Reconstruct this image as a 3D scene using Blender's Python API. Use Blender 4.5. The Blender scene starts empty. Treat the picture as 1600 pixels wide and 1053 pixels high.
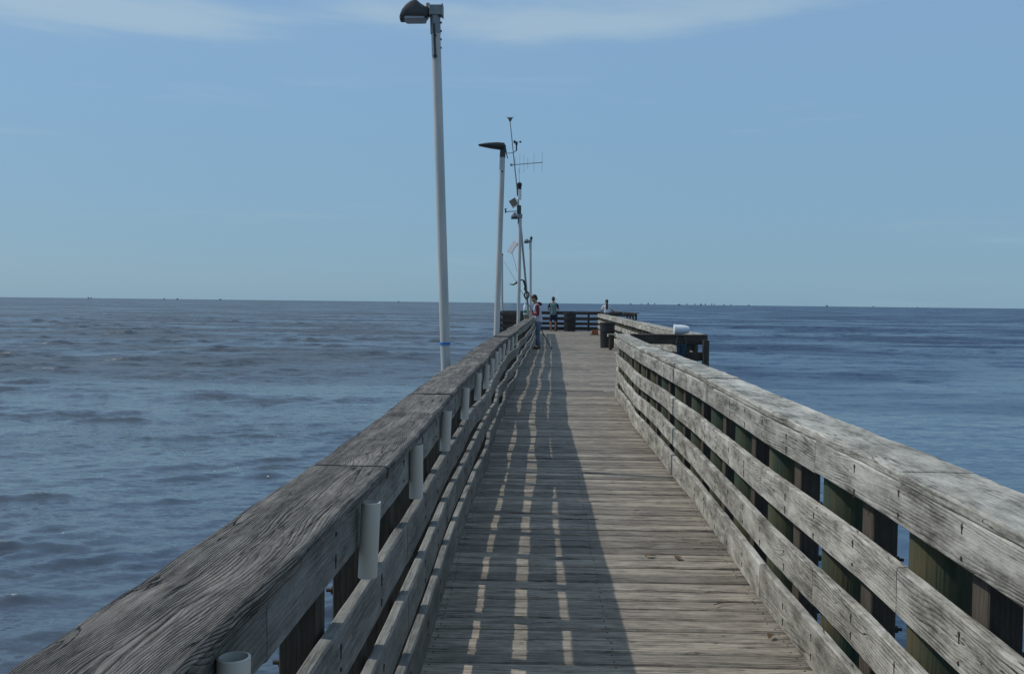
import bpy, math, random
import numpy as np
from mathutils import Vector, Matrix, noise
random.seed(7)
PI = math.pi
C = bpy.context.scene.collection
scene = bpy.context.scene

# ------------------------------------------------------------------ camera
EYE = 1.5
cam_data = bpy.data.cameras.new('camera')
cam = bpy.data.objects.new('camera', cam_data)
C.objects.link(cam)
cam_data.sensor_width = 36.0
cam_data.lens = 36.0 * 1480 / 1600
cam_data.clip_start = 0.05
cam_data.clip_end = 40000
roll = math.atan(18 / 1600)
pitch = math.atan(53.5 * math.cos(roll) / 1480)
F = Vector((0, math.cos(pitch), -math.sin(pitch)))
X0 = Vector((1, 0, 0))
U0 = X0.cross(F)
Rv = math.cos(roll) * X0 + math.sin(roll) * U0
Vv = -math.sin(roll) * X0 + math.cos(roll) * U0
M = Matrix((Rv, Vv, -F)).transposed().to_4x4()
M.translation = Vector((0, 0, EYE))
cam.matrix_world = M
scene.camera = cam

# ------------------------------------------------------------------ sun and sky
SUN_EL = math.radians(48)
SUN_AZ = math.radians(13)          # ahead of due left
sdir = Vector((-math.cos(SUN_EL) * math.cos(SUN_AZ), math.cos(SUN_EL) * math.sin(SUN_AZ), math.sin(SUN_EL)))
sun_data = bpy.data.lights.new('sun', 'SUN')
sun_data.energy = 2.5
sun_data.angle = math.radians(0.5)
sun_data.color = (1.0, 0.955, 0.89)
sun = bpy.data.objects.new('sun', sun_data)
C.objects.link(sun)
sun.rotation_euler = sdir.to_track_quat('Z', 'Y').to_euler()

world = bpy.data.worlds.new('World')
scene.world = world
world.use_nodes = True
wt = world.node_tree
wt.nodes.clear()
def WN(t, **kw):
    n = wt.nodes.new(t)
    for k, v in kw.items(): setattr(n, k, v)
    return n
WL = wt.links.new
sky = WN('ShaderNodeTexSky', sky_type='NISHITA')
sky.sun_disc = False
sky.sun_elevation = SUN_EL
sky.sun_rotation = math.atan2(sdir.x, sdir.y)
sky.air_density = 1.0
sky.dust_density = 0.6
sky.ozone_density = 2.0
geo = WN('ShaderNodeTexCoord')
sep = WN('ShaderNodeSeparateXYZ')
WL(geo.outputs['Generated'], sep.inputs[0])
# thin haze layer along the horizon keeps the low sky an even dusty blue
rmp = WN('ShaderNodeMapRange')
rmp.inputs['From Min'].default_value = 0.0
rmp.inputs['From Max'].default_value = 0.75
rmp.inputs['To Min'].default_value = 0.88
rmp.inputs['To Max'].default_value = 0.72
WL(sep.outputs['Z'], rmp.inputs['Value'])
hz = WN('ShaderNodeValToRGB')
hz.color_ramp.elements[0].position = 0.0
hz.color_ramp.elements[0].color = (1.50, 2.76, 3.82, 1)
hz.color_ramp.elements[1].position = 0.42
hz.color_ramp.elements[1].color = (1.95, 3.3, 5.25, 1)
e = hz.color_ramp.elements.new(0.95); e.color = (2.9, 3.8, 4.6, 1)
e = hz.color_ramp.elements.new(0.18); e.color = (1.66, 3.0, 4.45, 1)
e = hz.color_ramp.elements.new(0.06); e.color = (1.50, 2.8, 4.0, 1)
WL(sep.outputs['Z'], hz.inputs['Fac'])
mx = WN('ShaderNodeMix', data_type='RGBA')
WL(rmp.outputs['Result'], mx.inputs['Factor'])
WL(sky.outputs['Color'], mx.inputs['A'])
WL(hz.outputs['Color'], mx.inputs['B'])
# faint high clouds: stretched noise on the sky directions, denser in two banks high over the water
cmap = WN('ShaderNodeMapping')
cmap.inputs['Scale'].default_value = (3.6, 3.6, 26)
WL(geo.outputs['Generated'], cmap.inputs[0])
cn = WN('ShaderNodeTexNoise'); cn.inputs['Scale'].default_value = 1.0; cn.inputs['Detail'].default_value = 8; cn.inputs['Roughness'].default_value = 0.6; cn.inputs['Distortion'].default_value = 0.35
WL(cmap.outputs[0], cn.inputs['Vector'])
def bank(cx_, cz_, wx, wz, amp):
    m = WN('ShaderNodeVectorMath', operation='SUBTRACT'); WL(geo.outputs['Generated'], m.inputs[0]); m.inputs[1].default_value = (cx_, 0, cz_)
    q = WN('ShaderNodeVectorMath', operation='MULTIPLY'); WL(m.outputs[0], q.inputs[0]); q.inputs[1].default_value = (1/wx, 0, 1/wz)
    l = WN('ShaderNodeVectorMath', operation='LENGTH'); WL(q.outputs[0], l.inputs[0])
    r = WN('ShaderNodeMapRange'); r.interpolation_type = 'SMOOTHSTEP'
    r.inputs['From Min'].default_value = 0; r.inputs['From Max'].default_value = 1.0; r.inputs['To Min'].default_value = amp; r.inputs['To Max'].default_value = 0
    WL(l.outputs['Value'], r.inputs['Value']); return r.outputs['Result']
def wadd(a, b, op='ADD'):
    m = WN('ShaderNodeMath', operation=op)
    for k, v in enumerate((a, b)):
        if isinstance(v, (int, float)): m.inputs[k].default_value = v
        else: WL(v, m.inputs[k])
    return m.outputs[0]
bk = wadd(wadd(bank(.10, .284, .36, .042, .44), bank(-.42, .264, .30, .036, .62)), bank(-.12, .285, .20, .022, .22))
tt = wadd(cn.outputs['Fac'], bk)
cr = WN('ShaderNodeMapRange'); cr.inputs['From Min'].default_value = 0.56; cr.inputs['From Max'].default_value = 1.0; cr.interpolation_type = 'SMOOTHSTEP'
WL(tt, cr.inputs['Value'])
cm2 = WN('ShaderNodeMath', operation='MULTIPLY'); WL(cr.outputs[0], cm2.inputs[0]); cm2.inputs[1].default_value = 0.52
mx2 = WN('ShaderNodeMix', data_type='RGBA')
WL(cm2.outputs[0], mx2.inputs['Factor']); WL(mx.outputs['Result'], mx2.inputs['A'])
mx2.inputs['B'].default_value = (3.5, 4.5, 5.1, 1)
bg = WN('ShaderNodeBackground'); bg.inputs['Strength'].default_value = 0.125
WL(mx2.outputs['Result'], bg.inputs['Color'])
wo = WN('ShaderNodeOutputWorld'); WL(bg.outputs[0], wo.inputs[0])

scene.view_settings.view_transform = 'Standard'
scene.view_settings.look = 'None'
scene.view_settings.exposure = 0.0
scene.view_settings.gamma = 1.0
scene.render.engine = 'CYCLES'

# ------------------------------------------------------------------ materials
class NT:
    def __init__(s, name):
        s.m = bpy.data.materials.new(name); s.m.use_nodes = True
        s.t = s.m.node_tree; s.b = s.t.nodes['Principled BSDF']; s.out = s.t.nodes['Material Output']
    def n(s, t, **kw):
        x = s.t.nodes.new(t)
        for k, v in kw.items(): setattr(x, k, v)
        return x
    def l(s, a, b): s.t.links.new(a, b)
    def math(s, op, a, b=None, clamp=False):
        x = s.n('ShaderNodeMath', operation=op); x.use_clamp = clamp
        for i, v in enumerate((a, b)):
            if v is None: continue
            if isinstance(v, (int, float)): x.inputs[i].default_value = v
            else: s.l(v, x.inputs[i])
        return x.outputs[0]
    def rng(s, v, a, b, c=0.0, d=1.0, smooth=False):
        x = s.n('ShaderNodeMapRange'); x.inputs['From Min'].default_value = a; x.inputs['From Max'].default_value = b
        x.inputs['To Min'].default_value = c; x.inputs['To Max'].default_value = d
        if smooth: x.interpolation_type = 'SMOOTHSTEP'
        s.l(v, x.inputs['Value']); return x.outputs['Result']
    def noise(s, vec, scale, detail=3, rough=0.5, dist=0.0):
        x = s.n('ShaderNodeTexNoise'); x.inputs['Scale'].default_value = scale; x.inputs['Detail'].default_value = detail
        x.inputs['Roughness'].default_value = rough; x.inputs['Distortion'].default_value = dist
        s.l(vec, x.inputs['Vector']); return x.outputs['Fac']
    def mapv(s, vec, scale):
        x = s.n('ShaderNodeVectorMath', operation='MULTIPLY'); s.l(vec, x.inputs[0]); x.inputs[1].default_value = scale
        return x.outputs[0]
    def mix(s, f, a, b, blend='MIX'):
        x = s.n('ShaderNodeMix', data_type='RGBA', blend_type=blend)
        if isinstance(f, (int, float)): x.inputs['Factor'].default_value = f
        else: s.l(f, x.inputs['Factor'])
        for k, v in (('A', a), ('B', b)):
            if isinstance(v, tuple): x.inputs[k].default_value = (*v, 1)
            else: s.l(v, x.inputs[k])
        return x.outputs['Result']
    def bump(s, h, strength, dist):
        x = s.n('ShaderNodeBump'); x.inputs['Strength'].default_value = strength; x.inputs['Distance'].default_value = dist
        s.l(h, x.inputs['Height']); s.l(x.outputs[0], s.b.inputs['Normal'])
        return x

def wood(name, light, dark, ring=90.0, amp=22.0, contrast=0.6, crack=0.5, bumpd=0.004, tone=0.35, patch=None, knots=True, dirt=0.4, fibre=0.4):
    s = NT(name)
    uv = s.n('ShaderNodeUVMap', uv_map='UVMap').outputs[0]
    at = s.n('ShaderNodeAttribute', attribute_name='rnd')
    rnd = at.outputs['Fac']
    # coordinates: (u along, v across, rnd offset)
    sx = s.n('ShaderNodeSeparateXYZ'); s.l(uv, sx.inputs[0])
    z = s.math('MULTIPLY', rnd, 57.0)
    cx = s.n('ShaderNodeCombineXYZ'); s.l(sx.outputs[0], cx.inputs[0]); s.l(sx.outputs[1], cx.inputs[1]); s.l(z, cx.inputs[2])
    P = cx.outputs[0]
    n1 = s.noise(s.mapv(P, (0.75, 4.4, 1)), 1.0, 2, 0.4, 0.3)
    fld = s.math('MULTIPLY', n1, amp)
    if knots:
        vo = s.n('ShaderNodeTexVoronoi'); vo.inputs['Scale'].default_value = 1.0
        s.l(s.mapv(P, (1.7, 6.0, 1)), vo.inputs['Vector'])
        vs_ = s.n('ShaderNodeSeparateXYZ'); s.l(vo.outputs['Color'], vs_.inputs[0])
        k = s.math('MULTIPLY', vo.outputs['Distance'], -5.0)
        k = s.math('EXPONENT', k)
        k = s.math('MULTIPLY', k, s.rng(vs_.outputs[0], .5, .52))
        fld = s.math('ADD', fld, s.math('MULTIPLY', k, amp * 0.5))
    ph = s.math('ADD', s.math('MULTIPLY', sx.outputs[1], ring), fld)
    ph = s.math('ADD', ph, s.math('MULTIPLY', s.noise(s.mapv(P, (6, 60, 1)), 1.0, 2), 0.8))
    fr = s.math('FRACT', ph)
    line = s.math('POWER', fr, 3.0)                       # growth ring grooves
    line = s.math('MULTIPLY', line, s.rng(s.noise(s.mapv(P, (1.8, 14, 1)), 1.0, 3, 0.6), 0.36, 0.6, 0.12, 1.0))
    fib = s.noise(s.mapv(P, (16, 340, 1)), 1.0, 5, 0.7)
    fib2 = s.noise(s.mapv(P, (3.5, 70, 1)), 1.0, 7, 0.75)
    blot = s.noise(s.mapv(P, (4.5, 11, 1)), 1.0, 8, 0.75)
    cr = s.noise(s.mapv(P, (1.6, 26, 1)), 1.0, 3, 0.5, 0.6)
    crk = s.math('SUBTRACT', cr, 0.5); crk = s.math('ABSOLUTE', crk)
    crk = s.rng(crk, 0.0, 0.012, 1.0, 0.0)
    cmask = s.rng(s.noise(s.mapv(P, (2.5, 9, 1)), 1.3, 2), 0.52, 0.62)
    crk = s.math('MULTIPLY', crk, cmask)
    c2 = s.math('ABSOLUTE', s.math('SUBTRACT', s.noise(s.mapv(P, (.6, 16, 1)), 1.0, 2, 0.5, 0.25), 0.5))
    c2 = s.math('MULTIPLY', s.rng(c2, 0.0, 0.006, 1.0, 0.0), s.rng(s.noise(s.mapv(P, (3.1, 6, 1)), 0.8, 1), 0.55, 0.6))
    crk = s.math('MAXIMUM', crk, c2)
    f = s.math('MULTIPLY', line, contrast)
    f = s.math('ADD', f, s.rng(fib2, 0.32, 0.7, fibre, -0.05))
    f = s.math('ADD', f, s.rng(fib, 0.3, 0.7, fibre * 0.6, -0.05))
    f = s.math('ADD', f, s.rng(blot, 0.4, 0.72, 0.0, dirt), clamp=True)
    f = s.math('MAXIMUM', f, s.math('MULTIPLY', crk, crack * 1.6), clamp=True)
    col = s.mix(f, light, dark)
    if patch:
        pm = s.rng(s.noise(s.mapv(P, (1.5, 4, 1)), 1.1, 5, 0.7), 0.5, 0.66, 0.0, 0.6)
        col = s.mix(pm, col, patch)
    tn = s.rng(s.math('FRACT', s.math('MULTIPLY', rnd, 13.7)), 0, 1, 1 - tone, 1 + tone * 0.6)
    g = s.n('ShaderNodeCombineXYZ')
    for q in range(3): s.l(tn, g.inputs[q])
    col = s.mix(1.0, col, g.outputs[0], 'MULTIPLY')
    s.l(col, s.b.inputs['Base Color'])
    s.b.inputs['Roughness'].default_value = 0.85
    s.b.inputs['Specular IOR Level'].default_value = 0.25
    h = s.math('ADD', s.math('MULTIPLY', line, -0.6), s.math('MULTIPLY', fib, 0.5))
    h = s.math('ADD', h, s.math('MULTIPLY', crk, -2.5 * crack))
    h = s.math('ADD', h, s.math('MULTIPLY', fib2, 0.9))
    h = s.math('ADD', h, s.math('MULTIPLY', s.noise(s.mapv(P, (30, 90, 1)), 1.0, 3, 0.6), 0.35))
    s.bump(h, 1.0, bumpd)
    return s.m

def plain(name, col, rough=0.5, metal=0.0, var=0.15, scale=6.0, bumpd=0.0, dirt=None, stretch=(1, 1, 1)):
    s = NT(name)
    tc = s.n('ShaderNodeTexCoord').outputs['Object']
    n = s.noise(s.mapv(tc, stretch), scale, 5, 0.6)
    d = dirt or tuple(c * (1 - 2.2 * var) for c in col)
    c = s.mix(s.rng(n, 0.42, 0.7, 0.0, 1.0 if dirt else 0.8), col, d)
    s.l(c, s.b.inputs['Base Color'])
    s.b.inputs['Roughness'].default_value = rough
    s.b.inputs['Metallic'].default_value = metal
    if bumpd: s.bump(n, 1.0, bumpd)
    return s.m

m_deck = wood('weathered_deck_planks', (0.55, 0.48, 0.38), (0.07, 0.057, 0.043), ring=45, amp=5, contrast=0.35, crack=0.9, bumpd=0.003, tone=0.42, knots=False, dirt=0.42, fibre=0.58)
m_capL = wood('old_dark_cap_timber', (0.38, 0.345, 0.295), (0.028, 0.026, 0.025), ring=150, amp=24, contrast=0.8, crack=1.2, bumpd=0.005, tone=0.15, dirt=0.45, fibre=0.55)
m_capR = wood('pale_cap_timber', (0.55, 0.53, 0.455), (0.10, 0.094, 0.078), ring=60, amp=11, contrast=0.42, crack=1.0, bumpd=0.004, tone=0.12, dirt=0.85, fibre=0.32, patch=(0.70, 0.68, 0.60))
m_rail = wood('grey_rail_timber', (0.60, 0.575, 0.495), (0.11, 0.10, 0.083), ring=80, amp=14, contrast=0.6, crack=0.9, bumpd=0.004, tone=0.18, dirt=0.9, fibre=0.27, patch=(0.72, 0.70, 0.63))
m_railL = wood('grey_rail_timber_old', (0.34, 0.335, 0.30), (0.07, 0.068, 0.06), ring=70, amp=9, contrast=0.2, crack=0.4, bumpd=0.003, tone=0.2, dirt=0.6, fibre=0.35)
m_darkw = wood('dark_timber', (0.13, 0.105, 0.085), (0.03, 0.024, 0.02), ring=60, amp=8, contrast=0.4, crack=0.4, bumpd=0.002, tone=0.2, dirt=0.5)  # dark brown timber for cross rails, far rails and table
m_post = wood('brown_post_timber', (0.12, 0.10, 0.078), (0.03, 0.023, 0.018), ring=60, amp=6, contrast=0.4, crack=0.4, bumpd=0.002, tone=0.25, dirt=0.4)
for _m, _r, _s in ((m_deck, .68, .5),):
    _b = _m.node_tree.nodes['Principled BSDF']; _b.inputs['Roughness'].default_value = _r; _b.inputs['Specular IOR Level'].default_value = _s
def piling_mat():
    s = NT('treated_green_piling')
    uv = s.n('ShaderNodeUVMap', uv_map='UVMap').outputs[0]
    n = s.noise(s.mapv(uv, (2, 30, 1)), 1.0, 5, 0.65)
    n2 = s.noise(s.mapv(uv, (3, 6, 1)), 1.0, 4, 0.6)
    n3 = s.noise(s.mapv(uv, (5, 90, 1)), 1.0, 3, 0.6)
    c = s.mix(s.rng(n2, 0.4, 0.65), (0.085, 0.075, 0.036), (0.022, 0.055, 0.034))
    c = s.mix(s.rng(n, 0.45, 0.75, 0, 0.85), c, (0.022, 0.026, 0.016))
    s.l(c, s.b.inputs['Base Color']); s.b.inputs['Roughness'].default_value = 0.85
    s.bump(n3, 1.0, 0.004)
    return s.m
m_piling = piling_mat()
m_pvc = plain('white_pvc', (0.56, 0.535, 0.47), 0.45, var=0.08, scale=9, dirt=(0.52, 0.48, 0.40), stretch=(1, 1, 0.3))
m_pole = plain('painted_pole', (0.54, 0.52, 0.48), 0.45, var=0.12, scale=4, dirt=(0.40, 0.41, 0.40), stretch=(3, 3, 0.35))
m_blue = plain('blue_tape', (0.03, 0.18, 0.5), 0.5)
m_bronze = plain('dark_bronze_metal', (0.06, 0.058, 0.055), 0.45, 0.3, scale=14)
m_greym = plain('grey_metal', (0.25, 0.26, 0.26), 0.5, 0.4, scale=10)
m_galv = plain('galvanised_metal', (0.32, 0.33, 0.33), 0.5, 0.6, scale=12)
m_headg = plain('pale_lamp_housing', (0.40, 0.41, 0.42), 0.4, scale=12, dirt=(0.10, 0.10, 0.11))
m_bolt = plain('rusty_bolt', (0.06, 0.048, 0.04), 0.8, 0.2, scale=40)
m_lens = plain('lamp_glass', (0.30, 0.31, 0.32), 0.2)
m_black = plain('black_plastic', (0.022, 0.023, 0.026), 0.5, scale=8, bumpd=0.002)
m_rubber = plain('black_rubber', (0.03, 0.03, 0.03), 0.8)
m_white = plain('white_plastic', (0.78, 0.80, 0.80), 0.35, var=0.05)
m_green = plain('green_plastic', (0.08, 0.25, 0.14), 0.5)
m_bucket = plain('dark_blue_plastic', (0.012, 0.035, 0.06), 0.4)
m_solar = plain('solar_cells', (0.30, 0.32, 0.36), 0.25, var=0.1)
m_tan = plain('tan_box_metal', (0.20, 0.17, 0.12), 0.6)
m_orange = plain('orange_brown_plastic', (0.30, 0.12, 0.05), 0.6)
m_leaf = plain('dry_leaf', (0.12, 0.07, 0.035), 0.8, scale=40)
m_skin = plain('skin', (0.32, 0.17, 0.11), 0.5, var=0.06)
m_hair = plain('dark_hair', (0.015, 0.011, 0.009), 0.6, scale=40)
m_maroon = plain('maroon_cloth', (0.13, 0.018, 0.028), 0.9, scale=14, bumpd=0.006)
m_shirtw = plain('pale_grey_cloth', (0.52, 0.50, 0.56), 0.9, scale=9, bumpd=0.006)
m_denim = plain('faded_denim', (0.12, 0.17, 0.24), 0.9, scale=7, bumpd=0.006)
m_navy = plain('navy_cloth', (0.012, 0.02, 0.045), 0.9, scale=10, bumpd=0.005)
m_teal = plain('grey_teal_cloth', (0.14, 0.22, 0.22), 0.9, scale=10, bumpd=0.005)
m_whitec = plain('white_cloth', (0.66, 0.66, 0.68), 0.9, scale=10, bumpd=0.005)
m_shoe = plain('dark_shoe', (0.012, 0.012, 0.02), 0.6)
m_far = plain('far_hazed_timber', (0.14, 0.18, 0.20), 0.9)  # timber lightened to blue-grey, distance haze put into the colour
m_city = plain('far_hazed_concrete', (0.62, 0.72, 0.78), 0.9)  # pale blue paints in the distance haze and lifts the shaded fronts
m_city2 = plain('far_hazed_grey_concrete', (0.42, 0.52, 0.60), 0.9)  # greyer concrete, haze likewise mixed into its colour
m_win = plain('far_window_glass', (0.10, 0.14, 0.18), 0.3)

# ------------------------------------------------------------------ mesh builder
class MB:
    def __init__(s): s.v = []; s.f = []; s.uv = []; s.r = []; s.mi = []
    def quad(s, idx, uvs, r=0.0, mi=0):
        s.f.append(tuple(idx)); s.uv.extend(uvs); s.r.append(r); s.mi.append(mi)
    def sweep(s, rings, us, vs, r=0.0, caps=True, mi=0, closed=True):
        """rings: list of rings of n points; us: u per ring; vs: v per ring point (n+1)"""
        b = len(s.v); n = len(rings[0])
        for rg in rings: s.v.extend([tuple(p) for p in rg])
        for i in range(len(rings) - 1):
            for j in range(n if closed else n - 1):
                k = (j + 1) % n
                s.quad((b + i*n + j, b + i*n + k, b + (i+1)*n + k, b + (i+1)*n + j),
                       ((us[i], vs[j]), (us[i], vs[j+1]), (us[i+1], vs[j+1]), (us[i+1], vs[j])), r, mi)
        if caps:
            s.quad([b + j for j in range(n)][::-1], [(us[0] + .02*math.cos(j), vs[j]) for j in range(n)][::-1], r, mi)
            q = b + (len(rings)-1)*n
            s.quad([q + j for j in range(n)], [(us[-1] + .02*math.cos(j), vs[j]) for j in range(n)], r, mi)
    def tube(s, pts, rad, n=12, r=0.0, mi=0, caps=True, u0=0.0):
        pts = [Vector(p) for p in pts]
        if isinstance(rad, (int, float)): rad = [rad]*len(pts)
        rings = []; us = []; u = u0
        ref = None
        for i, p in enumerate(pts):
            a = pts[max(i-1, 0)]; c = pts[min(i+1, len(pts)-1)]
            d = (c - a).normalized()
            if ref is None:
                ref = Vector((0, 0, 1)) if abs(d.z) < .9 else Vector((1, 0, 0))
            e1 = (ref - d*ref.dot(d)).normalized(); e2 = d.cross(e1); ref = e1
            rings.append([p + rad[i]*(math.cos(2*PI*k/n)*e1 + math.sin(2*PI*k/n)*e2) for k in range(n)])
            if i: u += (p - pts[i-1]).length
            us.append(u)
        vs = [k/n*2*PI*max(rad) for k in range(n+1)]
        s.sweep(rings, us, vs, r, caps, mi)
    def box(s, c, size, r=0.0, mi=0, rot=None, bev=0.0):
        c = Vector(c); hx, hy, hz_ = [q/2 for q in size]
        bev = min(bev, hx*.9, hy*.9)
        if bev > 0:
            sec = [(-hx+bev, -hy), (hx-bev, -hy), (hx, -hy+bev), (hx, hy-bev), (hx-bev, hy), (-hx+bev, hy), (-hx, hy-bev), (-hx, -hy+bev)]
        else:
            sec = [(-hx, -hy), (hx, -hy), (hx, hy), (-hx, hy)]
        rings = []
        zs = [-hz_, hz_]
        for z in zs:
            rg = []
            for x, y in sec:
                p = Vector((x, y, z))
                if rot is not None: p = rot @ p
                rg.append(c + p)
            rings.append(rg)
        vs = [0.0]
        for i in range(len(sec)):
            a = sec[i]; b_ = sec[(i+1) % len(sec)]
            vs.append(vs[-1] + math.hypot(a[0]-b_[0], a[1]-b_[1]))
        s.sweep(rings, zs, vs, r, True, mi)
    def lathe(s, prof, n=20, c=(0, 0, 0), rot=None, mi=0, r=0.0, caps=True):
        rings = []; us = []
        c = Vector(c)
        for rr, z in prof:
            rg = []
            for k in range(n):
                p = Vector((rr*math.cos(2*PI*k/n), rr*math.sin(2*PI*k/n), z))
                if rot is not None: p = rot @ p
                rg.append(c + p)
            rings.append(rg); us.append(z)
        s.sweep(rings, us, [k/n for k in range(n+1)], r, caps, mi)
    def ellipsoid(s, c, rad, rot=None, n=16, m=10, mi=0, z0=-1.0):
        c = Vector(c); rings = []; us = []
        for i in range(m+1):
            a = -PI/2 + PI*i/m; z = max(math.sin(a), z0); q = math.sqrt(max(1e-4, 1-z*z)) if math.sin(a) >= z0 else .999*math.sqrt(1-z0*z0)*(i/m+.3)
            rg = []
            for k in range(n):
                p = Vector((rad[0]*q*math.cos(2*PI*k/n), rad[1]*q*math.sin(2*PI*k/n), rad[2]*z))
                if rot is not None: p = rot @ p
                rg.append(c+p)
            rings.append(rg); us.append(z)
        s.sweep(rings, us, [k/n for k in range(n+1)], 0.0, True, mi)
    def pillow(s, outline, c, halfw, inset=0.7, r=0.0, mi=0):
        """outline in XZ, soft-sided along Y"""
        c = Vector(c)
        cx_ = sum(p[0] for p in outline)/len(outline); cz_ = sum(p[1] for p in outline)/len(outline)
        rings = []; us = []
        for y, k in ((-1, inset), (-.8, .93), (-.45, 1.0), (.45, 1.0), (.8, .93), (1, inset)):
            rings.append([c + Vector((cx_ + (x-cx_)*k, y*halfw, cz_ + (z-cz_)*k)) for x, z in outline]); us.append(y*halfw)
        n = len(outline)
        s.sweep(rings, us, [i/n for i in range(n+1)], r, True, mi)
    def obj(s, name, mats, parent=None, smooth=False, loc=None, label=None):
        me = bpy.data.meshes.new(name)
        me.from_pydata(s.v, [], s.f)
        uvl = me.uv_layers.new(name='UVMap')
        uvl.data.foreach_set('uv', np.array(s.uv, dtype=np.float32).ravel())
        at = me.attributes.new('rnd', 'FLOAT', 'FACE'); at.data.foreach_set('value', np.array(s.r, dtype=np.float32))
        if not isinstance(mats, (list, tuple)): mats = [mats]
        for m in mats: me.materials.append(m)
        me.polygons.foreach_set('material_index', np.array(s.mi, dtype=np.int32))
        me.polygons.foreach_set('use_smooth', [bool(smooth)]*len(s.f))
        me.update()
        import bmesh
        bm = bmesh.new(); bm.from_mesh(me); bmesh.ops.recalc_face_normals(bm, faces=bm.faces); bm.to_mesh(me); bm.free()
        if smooth and smooth != 'all':
            try: me.set_sharp_from_angle(angle=math.radians(40))
            except Exception: pass
        o = bpy.data.objects.new(name, me); C.objects.link(o)
        if parent is not None:
            o.parent = parent
            root = parent
            off = Vector((0, 0, 0))
            while root is not None: off += root.location; root = root.parent
            # geometry is written in world metres; shift it so parts sit under a placed root
            o.location = -off
        if label: o['label'] = label
        return o

def thing(name, label, cat, loc=(0, 0, 0), group=None):
    o = bpy.data.objects.new(name, None); C.objects.link(o); o.location = loc
    o.empty_display_size = 0.2
    o['label'] = label; o['category'] = cat
    if group: o['group'] = group
    return o
def tag(o, label, cat, group=None):
    o['label'] = label; o['category'] = cat
    if group: o['group'] = group
    return o
def lerp(tab, t):
    if t <= tab[0][0]: a, b = tab[0], tab[1]
    elif t >= tab[-1][0]: a, b = tab[-2], tab[-1]
    else:
        for i in range(len(tab)-1):
            if tab[i][0] <= t <= tab[i+1][0]: a, b = tab[i], tab[i+1]; break
    k = (t - a[0])/(b[0] - a[0])
    return a[1] + (b[1] - a[1])*k

LT = [(-3, -.56), (1.35, -.44), (1.81, -.42), (2.85, -.375), (4.5, -.335), (5.7, -.31), (6.65, -.28), (7.4, -.25), (8.5, -.215), (9.7, -.185), (12, -.145), (13.9, -.055), (17, .09), (21.4, .27), (28.9, .61), (31, .68), (46.5, 1.25)]
RT = [(-3, 1.06), (2.1, 1.16), (2.64, 1.19), (3.26, 1.225), (4.6, 1.255), (5.43, 1.295), (7.24, 1.38), (9.14, 1.43), (11.3, 1.485), (12.5, 1.53), (15.2, 1.68), (16.0, 1.76)]
R2T = [(16.2, 3.10), (22.1, 3.30), (28, 3.55), (36, 3.86), (47, 4.24)]
FL = lambda y: lerp(LT, y)
FR = lambda y: lerp(RT, y)
FR2 = lambda y: lerp(R2T, y)

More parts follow.
